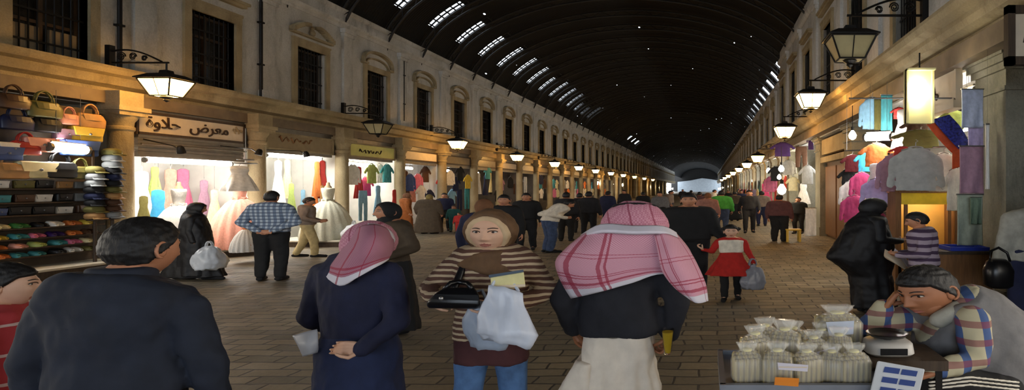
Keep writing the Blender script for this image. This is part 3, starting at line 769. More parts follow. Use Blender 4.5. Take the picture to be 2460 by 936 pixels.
# ---------------------------------------------------------------- handbag stall
def onleft(px, py, X=-13.2):
    Y = FPX*-X/(VX-px); return Vector((X, Y, EYE-(py-VY)*Y/FPX))
t = thing('display_rack', 'tall dark rack of narrow shelves filling the handbag stall', 'rack', (-13.55, 10.2, .24))
bm = bmesh.new(); box(bm, -.1, -.04, -1.7, 1.75, 0, 3.3); obj('back_panel', bm, 'shop_dark', t)
SH = [onleft(100, y)[2]-.24 for y in (452, 485, 515, 545, 570, 592, 613)]
for z in SH:
    bm = bmesh.new(); box(bm, -.05, .30, -1.7, 1.7, z-.03, z); obj('shelf', bm, 'wood_dark', t)
GB = 'bags hung up at the handbag stall'
bags = [(32, 262, 'handbag', 'brown', 1.0, 'brown handbag hanging highest and farthest left at the handbag stall'), (105, 283, 'handbag', 'olive', 1.15, 'dark olive handbag with tall handle hanging below the beam'),
        (165, 300, 'handbag', 'peach', .8, 'small pinkish handbag hung between the olive and the golden handbags'), (215, 308, 'handbag', 'tan', 1.1, 'golden tan handbag hanging next to the first column'),
        (40, 312, 'handbag', 'navy', 1.0, 'navy bag under the brown handbag at the left edge'), (112, 318, 'handbag', 'black', 1.0, 'black bag under the olive handbag'), (205, 340, 'clutch', 'yellow', 2.1, 'mustard yellow boxy bag under the golden handbag'),
        (158, 335, 'clutch', 'mauve', 1.5, 'small mauve purse left of the mustard boxy bag'), (60, 372, 'handbag', 'red', .95, 'red patterned handbag left of the glaring tube'), (95, 365, 'clutch', 'peach', 1.9, 'peach purse just left of the glaring tube'), (25, 372, 'clutch', 'white', 1.6, 'white and red purse at the left edge beside the red handbag'),
        (10, 385, 'clutch', 'blue', 1.8, 'blue purse cut by the left edge of the photo'), (190, 375, 'clutch', 'blue', 2.3, 'blue folded purse right of the glaring tube'), (25, 430, 'handbag', 'tan', 1.1, 'tan handbag with looped handle at the left over the shelves'),
        (85, 428, 'clutch', 'cream', 2.2, 'cream square purse in the middle over the shelves'), (143, 428, 'handbag', 'black', 1.2, 'black handbag right of the cream square purse'), (192, 430, 'handbag', 'olive', .95, 'olive bag right of the black handbag, over the shelves')]
for px, py, k, c, s, lb in bags:
    p = onleft(px, py, -13.15); put(k, p, 0, s, c, lb, 'bag' if k == 'handbag' else 'purse', GB)
    if k == 'handbag':pass
rd = random.Random(3)
rows = [(452, ('red', 'blue', 'white', 'olive', 'black', 'tan', 'grey')), (485, ('pale blue', 'white', 'teal', 'brown', 'white', 'black', 'grey')), (515, ('tan', 'olive', 'blue', 'black', 'black', 'white', 'brown')),
        (545, ('red', 'cream', 'cream', 'green', 'black', 'white', 'orange', 'yellow')), (570, ('maroon', 'white', 'yellow', 'teal', 'pink', 'purple', 'orange', 'brown')), (592, ('lavender', 'tan', 'orange', 'peach', 'lime', 'teal', 'pink', 'cream')), (613, ('maroon', 'purple', 'orange', 'teal', 'teal', 'black', 'white', 'olive'))]
RN = ['top', 'second', 'third', 'fourth', 'fifth', 'sixth', 'lowest']
for q, (py, cs) in enumerate(rows):
    n = len(cs)
    for i, c in enumerate(cs):
        Y = 9.35+(11.72-9.35)*(i+.5+rd.uniform(-.12, .12))/n; z = SH[q]+.24
        kind = 'clutch' if q < 3 else 'slipper'; sc = (1.05+rd.uniform(-.1, .1)) if kind == 'clutch' else 1.2+rd.uniform(-.1, .15)
        noun = 'purse' if kind == 'clutch' else 'slipper'
        put(kind, (-13.36+rd.uniform(-.02, .02), Y, z), rd.uniform(-.25, .25) if kind == 'clutch' else rd.uniform(-.4, .4), sc, c, f'{c} {noun} standing {ORD[i]} from the left on the {RN[q]} shelf of the handbag stall', noun, f'{noun}s on the shelves of the handbag stall')
        if kind == 'slipper':
            put(kind, (-13.40, Y+.13, z+.0), rd.uniform(-.3, .3)+.5, sc*.9, c, f'{c} slipper behind its twin, pair {i+1} of the {RN[q]} shelf of the handbag stall', noun, 'slippers on the shelves of the handbag stall')
# caps stacked in front of the column
capc = ['grey', 'black', 'olive', 'tan', 'grey', 'brown', 'navy', 'black', 'olive', 'grey', 'brown', 'black']
for s, (px, y0, y1, X) in enumerate(((270, 372, 522, -12.95), (228, 415, 525, -13.02))):
    n = 11 if s == 0 else 8
    for i in range(n):
        p = onleft(px, y1-(y1-y0)*i/(n-1), X); c = capc[(i*5+s*3) % 12]
        put('cap', p, .25*math.sin(i*2.1), 1.25, c, f'{c} cap, {ORD[i]} from the bottom of the {"right" if s == 0 else "left"} cap stack by the first column', 'cap', 'caps stacked by the first column')
for s, (px, y1, X) in enumerate(((270, 524, -12.95), (228, 527, -13.02))):
    p = onleft(px, y1, X); t = thing('cap_stand', ('right', 'left')[s]+' slim stand holding the stacked caps by the first column', 'stand', (p.x, p.y, 0))
    bm = bmesh.new(); lathe(bm, [(.16, 0), (.16, .03), (.03, .05), (.03, p.z-.03), (.13, p.z-.02), (.13, p.z-.005)], 16); obj('post', bm, 'wood_dark', t, smooth=True, auto=40)
    bm = bmesh.new(); box(bm, -.05, -.03, -.02, .02, p.z, p.z+1.5); obj('back_strip', bm, 'wood_dark', t)
# ---------------------------------------------------------------- gowns and dresses
GG = 'ball gowns standing outside the gown shops'
put('gown', (-12.9, 13.2, .2), .1, (.95, .78, 1.10), 'white', 'white strapless ball gown behind the woman in black', 'gown', GG)
put('gown', (-12.75, 14.75, .2), .1, (1.1, .98, 1.22), 'peach', 'pink ball gown with rosettes beside the checked-shirt man', 'gown', GG)
put('gown', (-12.1, 17.25, .2), .1, (1.15, 1.12, 1.12), (.62, .62, .50), 'cream and pale green ball gown near the second column', 'gown', GG)
put('gown', at(592, 603, 13.2)+Vector((0, 0, 0)), .1, (.52, .42, .5), 'white', 'small child gown with orange bodice and white skirt at the foot of the pink gown', 'gown', 'child gowns', {'bodice': COL['orange'], 'sash': COL['orange'], 'rosettes': COL['orange']})
a1, b1 = bayy(1)
GD = 'dresses inside the gown shop with the big cream sign'
for px, py, X, k, c, s, lb in ((340, 410, -14.9, 'dress', 'white', 1.2, 'white dress hanging at the far left inside the shop'), (372, 400, -15.0, 'dress', 'lime', .7, 'small pale green dress hanging high inside the shop'), (410, 405, -15.2, 'dress', 'peach', 1.1, 'salmon pink dress hanging high inside the shop'),
        (440, 405, -15.3, 'dress', 'pink', 1.15, 'pink dress hanging behind the white gown'), (470, 400, -15.4, 'dress', 'lavender', 1.0, 'lavender dress hanging at the back of the shop'), (500, 402, -15.4, 'dress', 'white', 1.1, 'white dress hanging at the back right of the shop'), (525, 402, -15.4, 'dress', 'lavender', .9, 'pale lavender dress hanging beside the white veil'),
        (490, 432, -14.6, 'dress', 'mauve', .8, 'dark mauve dress standing between the white and pink gowns'), (515, 455, -14.2, 'dress', 'cream', .75, 'golden cream dress just left of the pink gown'), (345, 470, -13.7, 'dress', 'olive', .7, 'golden olive child dress at the lower left of the shop'), (380, 455, -13.7, 'dress', 'teal', 1.1, 'bright blue dress standing left of the white gown')):
    p = onleft(px, py, X); put(k, p, -.5, (.5*s, .7*s, s), (lin(60, 150, 196) if c == 'teal' else c), lb, 'dress', GD)
p = at(575, 398, 13.9); put('dress', p, -.4, (1.1, 1.25, .52), 'white', 'short white veil cape hanging from a ring before the second column', 'cape', GD)
t = thing('hanging_wire_ring', 'wire ring holding the white veil cape', 'hanger', at(590, 392, 13.95)); bm = bmesh.new()
for r, z in ((.28, 0), (.2, .09)): tube(bm, [(r*.7*math.cos(a), r*math.sin(a), z) for a in [2*math.pi*i/24 for i in range(25)]], .012, 5)
obj('ring', bm, 'steel', t); bm = bmesh.new(); tube(bm, [(0, 0, .0), (0, 0, .9)], .008, 4); obj('wire', bm, 'steel', t)
GD2 = 'dresses inside the gown shop with the tan sign'
for i, (px, py, X, c, s, rz) in enumerate(((668, 385, -14.6, 'white', 1.2, -.5), (690, 383, -14.9, 'cream', 1.1, -.5), (708, 386, -15.2, 'white', 1.1, -.5), (728, 383, -15.3, 'cream', 1.05, -.6), (700, 440, -14.4, 'lime', .9, -.5), (728, 455, -14.6, 'pale blue', .8, -.5), (748, 385, -15.4, 'white', 1.1, -.6),
        (762, 388, -14.0, 'orange', 1.0, -.4), (775, 385, -14.0, 'red', 1.1, -.4), (788, 390, -14.0, 'maroon', 1.2, -.4), (800, 385, -13.9, 'olive', 1.1, -.4), (814, 390, -13.8, 'brown', 1.2, -.4), (775, 445, -13.6, 'tan', .85, -.4), (758, 450, -13.9, 'orange', .7, -.4))):
    put('dress', onleft(px, py, X), rz, (.4*s, .55*s, s), c, f'{c} dress, {ORD[i]} along the packed rail in the gown shop with the tan sign', 'dress', GD2)
# bundle in white plastic next to the cream gown
def mk_bag(lb, loc, w, d, h, m='plastic', seed=1.0, rz=0.0, name='plastic_bag'):
    t = thing(name, lb, 'bag', loc, rz)
    bm = bmesh.new(); ringloft(bm, [ell((0, 0, z*h), d*r, w*r, 26, 2.6) for z, r in ((0, .36), (.04, .46), (.3, .52), (.6, .46), (.82, .3), (.93, .16), (1, .12))])
    bmesh.ops.subdivide_edges(bm, edges=bm.edges[:], cuts=2, use_grid_fill=True)
    me = bpy.data.meshes.new('b'); bmesh.ops.recalc_face_normals(bm, faces=bm.faces[:]); bm.to_mesh(me); bm.free(); wrinkle(me, .10*min(w, h), (7, 7, 7), seed); obj('bag_body', me, m, t, smooth=True)
    bm = bmesh.new(); 
    for s in (-1, 1): tube(bm, [(s*.02, -.06*math.cos(math.pi*i/10)*1, h*.97+.1*math.sin(math.pi*i/10)) for i in range(11)], .012, 6)
    obj('bag_handle', bm, m, t)
    return t
M['plastic'] = mat('white_plastic_film', lin(206, 210, 216), .35, .08, 7, .2)
mk_bag('white plastic bundle on the ground beside the cream gown', (-11.08, 16.95, .2), .6, .6, .5, 'plastic', 3.0)
# ---------------------------------------------------------------- garments in the following shops on the left
spec = {3: [(848, 395, 'longshirt', 'white'), (862, 400, 'dress', 'red'), (880, 425, 'shirt', 'magenta'), (872, 458, 'trousers', 'pale blue'), (893, 395, 'shirt', 'lime'), (912, 395, 'shirt', 'white'), (908, 445, 'dress', 'pale blue'), (930, 395, 'shirt', 'teal'), (945, 402, 'dress', 'white'), (948, 455, 'dress', 'red')],
        4: [(985, 418, 'longshirt', 'blue'), (1004, 418, 'longshirt', 'pink'), (990, 446, 'shirt', 'peach'), (1012, 446, 'shirt', 'white'), (1032, 456, 'shirt', 'navy'), (1022, 400, 'shirt', 'brown'), (1060, 424, 'shirt', 'red'), (975, 410, 'dress', 'brown')],
        5: [(1082, 410, 'longshirt', 'white'), (1095, 425, 'shirt', 'navy'), (1086, 455, 'shirt', 'pale blue'), (1124, 420, 'shirt', 'yellow'), (1122, 452, 'trousers', 'teal'), (1104, 455, 'trousers', 'navy'), (1105, 400, 'shirt', 'black')],
        6: [(1150, 415, 'dress', 'white'), (1166, 420, 'dress', 'navy'), (1180, 415, 'dress', 'cream'), (1172, 400, 'shirt', 'teal'), (1192, 420, 'longshirt', 'brown'), (1205, 430, 'shirt', 'mauve'), (1195, 455, 'shirt', 'black')],
        7: [(1262, 425, 'trousers', 'white'), (1250, 425, 'shirt', 'grey'), (1276, 430, 'trousers', 'cream'), (1226, 425, 'longshirt', 'black'), (1238, 440, 'shirt', 'brown')],
        8: [(1300, 420, 'longshirt', 'navy'), (1316, 425, 'longshirt', 'black'), (1308, 450, 'shirt', 'grey'), (1330, 430, 'shirt', 'teal')]}
for k, L in spec.items():
    for i, (px, py, kd, c) in enumerate(L):
        p = onleft(px, py, -13.53-.2*(i % 3)); noun = {'longshirt': 'shirt', 'shirt': 'shirt', 'dress': 'dress', 'trousers': 'trousers'}[kd]
        put(kd, p, -.35, (.6, .95, 1.2) if kd != 'dress' else (.5, .65, 1.0), c, f'{c} {noun} hanging {"high" if py < 420 else "low"}, {ORD[i]} along the {LB[k]}', noun, 'garments hung in the '+LB[k])
for k in range(9, 17):
    a, b = bayy(k)
    for i in range(6):
        c = rd.choice(['white', 'black', 'red', 'navy', 'cream', 'pink', 'grey', 'teal', 'brown', 'orange']); kd = rd.choice(['shirt', 'longshirt', 'dress'])
        put(kd, (-13.53-.2*(i % 2), a+(b-a)*(i+.5)/6, 2.55 if i % 2 else 1.75), -.3, (.6, .9, 1.2) if kd != 'dress' else (.5, .7, .75), c, f'{c} {"dress" if kd == "dress" else "shirt"} hanging {ORD[i]} from the near side of the {LB[k]}', 'dress' if kd == 'dress' else 'shirt', 'garments hung in the '+LB[k])
# ================================================================== right-hand shops
FACE = -math.pi/2       # goods facing the camera (local +x turned to -Y)
GRT = 'tube lamps in the right shops'
for k in range(4, 18):
    a, b = RCOL[k], RCOL[k]+BAY
    tube_lamp('hanging_tube_lamp', (4.8, a+.9, 2.85), (4.8, b-.9, 2.85), .05, 'tube_warm' if k % 2 else 'tube', 'white tube lamp in the '+ORD[k-3]+' shop past the dark doorway on the right', GRT, 3.79)
# clothes stall between the near square column and the orange-lit column
GS = 'garments hung around the clothes stall on the right'
def rput(kind, px, py, Y, sc, c, lb, cat='cloth', rz=FACE, cols=None):
    return put(kind, at(px, py, Y), rz, sc, c, lb, cat, GS, cols)
SY = 9.2
L = [('longshirt', 2200, 356, 9.0, (.45, 1.5, 1.1), lin(168, 168, 164), 'grey printed T-shirt hanging front and centre of the clothes stall', 'shirt'),
 ('longshirt', 2150, 372, 9.5, (.6, 1.1, 1.0), 'mauve', 'grey violet shirt half hidden left of the grey T-shirt', 'shirt'),
 ('longshirt', 2268, 370, 9.3, (.6, 1.2, 1.0), 'white', 'white shirt half hidden right of the grey T-shirt', 'shirt'),
 ('shirt', 2212, 312, 9.6, (.4, 1.5, .5), 'olive', 'green top hanging above the grey T-shirt', 'shirt'),
 ('shirt', 2204, 290, 9.9, (.7, .95, .45), 'brown', 'small brown top near the lit box', 'shirt'),
 ('shirt', 2168, 352, 9.3, (.6, .7, .3), 'red', 'small red top left of the green top', 'shirt'),
 ('longshirt', 2095, 236, 11.2, (.7, .9, 1.0), 'pale blue', 'pale blue shirt hung high beside the orange-lit column', 'shirt'),
 ('towel', 2130, 228, 10.8, (1, .45, .8), 'teal', 'long turquoise cloth hung high', 'cloth'),
 ('towel', 2112, 238, 11.1, (1, .4, .7), 'olive', 'narrow olive cloth left of the turquoise cloth', 'cloth'),
 ('dress', 2172, 262, 10.3, (.6, .8, .65), 'white', 'white top with pink tint under the lamp box at left', 'dress'),
 ('shirt', 2160, 258, 10.5, (.6, .5, .35), 'red', 'little red top beside the white top', 'shirt'),
 ('longshirt', 2238, 258, 9.9, (.6, 1.3, .5), 'cream', 'cream top hung just under the white sign', 'shirt'),
 ('shirt', 2292, 266, 9.4, (.6, .8, .5), 'lime', 'bright lime top under the white sign', 'shirt'),
 ('towel', 2312, 330, 9.2, (1, .35, .55), 'lime', 'lime green strip right of the blue banner', 'cloth'),
 ('towel', 2336, 215, 7.9, (1, .62, .62), lin(176, 184, 206), 'pale blue towel hung against the near square column', 'towel'),
 ('towel', 2344, 300, 8.0, (1, .45, .6), 'lavender', 'pale lavender cloth between the pale blue towel and the mauve towel', 'towel'),
 ('towel', 2334, 352, 7.8, (1, .68, .75), 'mauve', 'mauve towel hung lowest on the near square column', 'towel'),
 ('towel', 2372, 300, 7.6, (1, .1, 1.0), 'white', 'thin white cloth edge beside the mauve towel', 'towel'),
 ('shirt', 2106, 345, 10.2, (.5, 1.0, .68), 'orange', 'orange child top below the bright tube', 'shirt'),
 ('shirt', 2080, 366, 10.8, (.6, .7, .6), lin(70, 180, 214), 'sky blue child top left of the orange one', 'shirt'),
 ('dress', 2106, 392, 10.0, (.6, .8, .5), 'white', 'white printed child dress below the orange top', 'dress'),
 ('longshirt', 2070, 415, 10.6, (.6, .8, .75), 'magenta', 'magenta child top at the left of the stall', 'shirt'),
 ('longshirt', 2048, 435, 10.9, (.6, .9, .8), 'white', 'white child shirt hung low at the left of the stall', 'shirt'),
 ('longshirt', 2115, 428, 9.9, (.6, 1.2, .8), 'lavender', 'pale lavender shirt above the woman in the black chador', 'shirt'),
 ('longshirt', 2052, 470, 10.4, (.6, .9, .8), lin(200, 70, 120), 'pink patterned top hung lowest at the left of the stall', 'shirt'),
 ('shirt', 2150, 395, 9.8, (.6, .7, .8), 'peach', 'pale pink top between the white child dress and the grey T-shirt', 'shirt'),
 ('shirt', 2296, 405, 9.1, (.6, .7, 1.1), 'white', 'white garment right of the grey T-shirt', 'shirt'),
 ('shirt', 2048, 372, 12.2, (.6, .8, .6), 'maroon', 'dark red top in the shadow left of the stall', 'shirt'),
 ('shirt', 2040, 405, 12.4, (.6, .8, .7), 'black', 'black top under the dark red top', 'shirt')]
for kd, px, py, Y, sc, c, lb, cat in L: rput(kd, px, py, Y, sc, c, lb, cat)
# blue sequinned banner with an orange border, hung aslant
M['sequin'] = mat('blue_sequins', lin(44, 52, 140), .35, .9, 26, .6)
t = thing('hanging_banner', 'blue sequinned cloth with an orange border hung aslant at the stall', 'banner', at(2262, 290, 8.8), 0)
o = Vector(t.location); P = lambda px, py, d=0: at(px, py, 8.8+d)-o
rows = [[P(2222+i*26, 292-i*4, .05*math.sin(i)) for i in range(3)], [P(2256+i*24, 335-i*8, .06) for i in range(3)], [P(2292+i*20, 372-i*10, .1) for i in range(3)]]
solid(obj('border_cloth', sheet(rows, 5), mat('orange_border', lin(206, 84, 44), .7, .2, 10), t, smooth=True), .02)
rows = [[P(2240+i*20, 287-i*6, -.04) for i in range(3)], [P(2268+i*20, 320-i*7, -.03) for i in range(3)], [P(2303+i*14, 358-i*6, 0) for i in range(3)]]
solid(obj('sequin_panel', sheet(rows, 5), 'sequin', t, smooth=True), .02)
rows = [[P(2288+i*10, 362+j*22-i*3, .02) for i in range(3)] for j in range(3)]
solid(obj('tassel', sheet(rows, 4), 'orange_border' if 'orange_border' in M else bpy.data.materials['orange_border'], t, smooth=True), .02)
# rails that carry the garments
for i, (p, q, lb) in enumerate(((at(2040, 236, 11.0), at(2330, 236, 8.7), 'thin upper rail of the clothes stall'), (at(2030, 362, 11.6), at(2320, 350, 9.0), 'thin lower rail of the clothes stall'))):
    t = thing('garment_rail', lb, 'rail', p, 0, 'rails of the clothes stall'); bm = bmesh.new(); tube(bm, [(0, 0, 0), q-p], .015, 6); obj('rail_tube', bm, 'steel', t)
    bm = bmesh.new()
    for f in (.02, .98): tube(bm, [(q-p)*f, Vector(((q-p).x*f, (q-p).y*f, 3.8-p.z))], .004, 5)
    obj('rail_hanging_rod', bm, 'steel', t)
# lamp box over the stall and tubes
M['box_cream'] = mat('cream_lamp_box', lin(216, 208, 150), .5, .06, 4, .05)
t = thing('hanging_lamp_box', 'cream box lamp with a glaring tube over the clothes stall', 'lamp', at(2212, 230, 8.35), 0)
bm = bmesh.new(); box(bm, -.21, .21, .05, .15, -.42, .42); box(bm, -.21, -.18, -.0, .1, -.42, .42); box(bm, .18, .21, -.0, .1, -.42, .42); box(bm, -.21, .21, -.06, .1, .39, .42); obj('lamp_box', bm, 'box_cream', t)
bm = bmesh.new(); tube(bm, [(-.04, -.06, -.08), (-.04, -.06, .22)], .09, 14); obj('lamp_tube', bm, 'tube_soft', t)
bm = bmesh.new(); tube(bm, [(0, .05, .42), (0, .05, 3.9-t.location.z)], .012, 6); obj('hanging_rod', bm, 'iron', t)
tube_lamp('hanging_tube_lamp', at(2082, 330, 10.4), at(2140, 328, 10.0), .07, 'tube', 'glaring white tube above the orange child top', GRT, 3.79)
tube_lamp('hanging_tube_lamp', (5.2, 9.2, 3.0), (5.2, 11.6, 3.0), .05, 'tube', 'white tube lamp deep inside the clothes stall', GRT, 3.79)
tube_lamp('hanging_tube_lamp', at(2340, 212, 8.75), at(2268, 240, 10.3), .03, 'tube_soft', 'thin bright tube under the white sign', GRT, 3.79)
# white wall inside the stall, sign over it
bm = bmesh.new(); box(bm, 6.4, 6.58, 8.3, 16.3, 0, 3.75); struct('wall_stall', bm, 'white_wall')
s = sign('white sign with a dark line of writing over the clothes stall', (4.05, 9.95, 3.52), 2.3, .55, 'sign', math.pi, 'sign'); strokes(s, 2, -.55, .55, -.02, .3, 'ink', 9)
bm = bmesh.new(); box(bm, -.12, .1, -1.25, 1.25, .30, .40); box(bm, -.12, .1, -1.25, 1.25, -.42, -.30); obj('sign_moulding', bm, 'sign', s)
# dark framed sign at the right edge
t = thing('hanging_sign', 'pale sign in a thick dark frame cut by the right edge', 'sign', at(2458, 86, 6.6), 0)
bm = bmesh.new(); box(bm, -.13, .35, -.02, .03, -.26, .26); obj('sign_board', bm, 'sign', t)
bm = bmesh.new(); box(bm, -.21, .4, -.05, .05, .26, .36); box(bm, -.21, .4, -.05, .05, -.36, -.26); box(bm, -.21, -.12, -.05, .05, -.36, .36); obj('sign_frame', bm, 'wood_dark', t)
strokes(t, 1, .0, .2, -.1, .2, 'ink', 5).rotation_euler = (0, 0, -math.pi/2)
bm = bmesh.new(); box(bm, -.1, -.06, .0, .03, .36, 3.98-t.location.z); obj('hanging_strap', bm, 'iron', t)
# dark doorway between the pillars, with a lintel panel
bm = bmesh.new(); box(bm, 4.5, 4.6, 16.9, 20.4, 0, 3.0); box(bm, 4.42, 4.5, 17.0, 18.5, .1, 2.6); box(bm, 4.42, 4.5, 18.7, 20.3, .1, 2.6); o = obj('door_1', bm, 'wood'); o['kind'] = 'structure'
bm = bmesh.new(); box(bm, 4.25, 4.5, 16.9, 20.4, 2.75, 2.95); box(bm, 4.3, 4.5, 16.9, 20.4, 3.05, 3.6); struct('trim_7', bm, 'stone')
# yellow-lit wooden display cabinet behind the young seller
M['amber'] = emit('lit_amber_panel', lin(240, 190, 90), 1.0)
t = thing('display_cabinet', 'yellow wooden display cabinet lit from inside behind the young seller', 'cabinet', (at(2216, 452, 9.7).x, 9.7, 0))
bm = bmesh.new(); h = 1.78; ww = .52
for x in (-ww, ww): box(bm, x-.05, x+.05, -.25, .25, 0, h)
box(bm, -ww, ww, -.28, .25, h-.06, h); box(bm, -ww, ww, -.25, .25, .0, .55); obj('cabinet_frame', bm, 'wood', t)
bm = bmesh.new(); box(bm, -ww+.05, ww-.05, .18, .22, .55, h-.06); obj('back_panel', bm, mat('honey_wood', lin(224, 170, 84), .5, .1, 3), t)
bm = bmesh.new(); box(bm, -ww+.05, ww-.05, -.27, -.22, h-.26, h-.06); obj('header_panel', bm, mat('yellow_paint', lin(226, 190, 40), .5, .15, 6), t)
for x in (-ww+.14, ww-.14):
    bm = bmesh.new(); box(bm, x-.03, x+.03, -.24, -.2, .55, h-.26); obj('mullion', bm, 'wood', t)
bm = bmesh.new(); tube(bm, [(-.35, -.16, h-.2), (.35, -.16, h-.2)], .025, 8); obj('lamp_tube', bm, 'tube_soft', t)
# plastic sheeted bale, low counter with blue tray
rput('towel', 2330, 468, 7.75, (1, .72, .80), lin(160, 168, 150), 'wide clouded plastic sheet hung low on the near square column', 'sheet')
rput('towel', 2344, 474, 7.62, (1, .30, .42), lin(104, 124, 104), 'narrow green plastic sheet over the clouded one on the near column', 'sheet')
t = thing('counter', 'low wooden counter holding a blue tray before the near square column', 'counter', (at(2290, 600, 7.7).x, 7.7, 0))
bm = bmesh.new(); box(bm, -.4, .4, -.3, .3, .0, .90); obj('counter_body', bm, 'wood', t)
bm = bmesh.new(); box(bm, -.44, .44, -.34, .34, .90, .94); obj('counter_top', bm, 'wood_dark', t)
t = thing('tray', 'flat blue tray on the low counter', 'tray', (at(2310, 586, 7.7).x, 7.65, .94)); bm = bmesh.new(); box(bm, -.26, .26, -.2, .2, 0, .015); obj('tray_base', bm, mat('blue_enamel', lin(40, 60, 160), .4, .1, 5), t)
bm = bmesh.new()
for s in (-1, 1): box(bm, s*.26-.012, s*.26+.012, -.2, .2, 0, .05); box(bm, -.26, .26, s*.2-.012, s*.2+.012, 0, .05)
obj('tray_rim', bm, bpy.data.materials['blue_enamel'], t)
# goods hung out by the next right-hand shops
GR2 = 'garments hung out by the shops past the dark doorway'
for kd, px, py, Y, sc, c, lb in (('shirt', 1880, 342, 22.5, (.8, 1.5, .9), 'purple', 'dark purple garment hanging right under a glowing lantern'), ('trousers', 1925, 352, 23, (.8, 1.3, .9), 'brown', 'dark brown garment hanging right of the purple one'), ('shirt', 1948, 325, 22, (.6, .5, .9), 'purple', 'narrow purple cloth by the square pillar'),
        ('dress', 1930, 440, 23, (.5, .9, .7), 'white', 'white dress hung low by the square pillar'), ('shirt', 1905, 425, 25, (.6, 1, 1), 'cream', 'cream shirt hung between the bulbs'), ('longshirt', 1850, 425, 30, (.6, 1.2, 1.3), 'pink', 'pink shirt hung out farther down the right side'), ('dress', 1838, 440, 33, (.6, 1.2, 1), 'magenta', 'magenta dress hung out farther down the right side'),
        ('shirt', 1940, 398, 22.5, (.6, 1.1, 1.2), 'grey', 'grey shirt hung above the white dress'), ('longshirt', 1895, 385, 26, (.6, 1.2, 1.1), 'white', 'white shirt hung below the purple garment'), ('shirt', 1864, 400, 29, (.6, 1.3, 1.2), 'black', 'black shirt hung left of the bulbs'), ('towel', 1948, 500, 17.6, (1, .7, 1.0), 'white', 'white printed cloth hanging over the seat beside the pillar')):
    put(kd, at(px, py, Y), FACE, sc, c, lb, 'cloth' if kd == 'towel' else kd, GR2)
for k in range(6, 18):
    y = RCOL[k]+1
    for i in range(4):
        c = rd.choice(['white', 'red', 'navy', 'cream', 'pink', 'teal', 'lavender', 'orange', 'black']); kd = rd.choice(['shirt', 'longshirt', 'dress'])
        put(kd, (4.4 if i % 2 else 3.92, y+.8*i, 2.5 if i % 2 else 1.7), math.pi+.3, (.6, .9, 1.2) if kd != 'dress' else (.5, .7, .75), c, f'{c} {"dress" if kd == "dress" else "shirt"} hanging {ORD[i]} in the {ORD[k-3]} shop past the dark doorway on the right', 'dress' if kd == 'dress' else 'shirt', 'garments hung far down the right side')
# bare bulbs
def mk_bulb():
    t = thing('hanging_bulb', '', 'bulb')
    bm = bmesh.new(); lathe(bm, [(.02, .09), (.05, .05), (.075, 0), (.06, -.05), (.02, -.08)], 12); obj('bulb_glass', bm, 'bulb', t, smooth=True)
    bm = bmesh.new(); lathe(bm, [(.03, .09), (.03, .16)], 10); tube(bm, [(0, 0, .16), (0, 0, .55)], .008, 5); obj('bulb_cord', bm, 'iron', t)
    return t
proto('bulb', mk_bulb)
for px, py, Y, s, lb in ((1877, 405, 21.5, 1.6, 'bare bulb glowing below the purple garment'), (1878, 455, 21.3, 2.4, 'large bare bulb glowing low under the purple garment'), (1846, 410, 31, 1.8, 'bare bulb beside the third shop past the dark doorway'), (1872, 425, 27, 1.5, 'bare bulb between the hung cream shirts'), (2048, 325, 12, 1.2, 'small bare bulb beside the orange-lit column')):
    put('bulb', at(px, py, Y), 0, s, 'white', lb, 'bulb', 'bare bulbs of the right shops')
for k in range(34):
    side = k % 2; Y = 45+k*5.2+rd.uniform(0, 3); X = (-13.9+rd.uniform(0, .2)) if side == 0 else 4.4+rd.uniform(0, .4); sc = 1.7+Y*.010
    put('bulb', (X, Y, 3.765-.55*sc), 0, sc, 'white', f'distant glowing bulb, {ORD[k//2] if k//2 < 20 else ORD[19]} from the near end on the {"left" if side == 0 else "right"} side', 'bulb', 'distant bulbs down the street')
# little yellow stool
M['yellow_paint2'] = mat('yellow_plastic', lin(206, 172, 70), .5, .08, 5, .05)
t = thing('stool', 'small yellow stool on the paving by the right-hand pillar', 'stool', (at(1905, 580, 18.3).x, 18.3, 0))
bm = bmesh.new(); box(bm, -.26, .26, -.18, .18, .38, .43); bevel(bm, .01, 1); obj('seat', bm, 'yellow_paint2', t)
for sx in (-1, 1):
    for sy in (-1, 1):
        bm = bmesh.new(); box(bm, sx*.21-.04, sx*.21+.04, sy*.13-.03, sy*.13+.03, 0, .38); obj('leg', bm, 'yellow_paint2', t)
for sx in (-1, 1):
    bm = bmesh.new(); box(bm, sx*.21-.025, sx*.21+.025, -.11, .11, .08, .13); obj('stretcher', bm, 'yellow_paint2', t)
# ================================================================== people: library
def smooth01(a, b, x):
    t = max(0.0, min(1.0, (x-a)/(b-a))); return t*t*(3-2*t)
def g2(x, z, x0, z0, sx, sz): return math.exp(-((x-x0)/sx)**2-((z-z0)/sz)**2)
def head_base(d, male=True):
    x, y, z = d
    px, py, pz = .076*x, .098*y, .118*z
    if z < 0: px *= 1-(.26 if male else .30)*(-z)**1.6
    if y < 0 and z < -.2: py *= 1-.5*min(1, (-z-.2)/.8)
    if y < 0 and z > -.2: py *= 1.04
    return Vector((px, py, pz))
def face_disp(x, y, z):
    f = smooth01(.0, .05, y)
    if f <= 0: return 0
    d = .024*g2(x, z, 0, -.030, .013, .014)+.015*g2(x, z, 0, -.006, .010, .024)
    for s in (-1, 1):
        d += .007*g2(x, z, s*.014, -.035, .009, .008)+.006*g2(x, z, s*.028, .027, .022, .008)-.011*g2(x, z, s*.031, .009, .016, .010)+.004*g2(x, z, s*.044, -.02, .02, .02)
    d += .007*g2(x, z, 0, -.063, .021, .006)+.008*g2(x, z, 0, -.076, .019, .006)-.004*g2(x, z, 0, -.070, .024, .0028)+.010*g2(x, z, 0, -.104, .022, .013)
    return d*f
def sph(u, v):
    bm = bmesh.new(); bmesh.ops.create_uvsphere(bm, u_segments=u, v_segments=v, radius=1); return bm
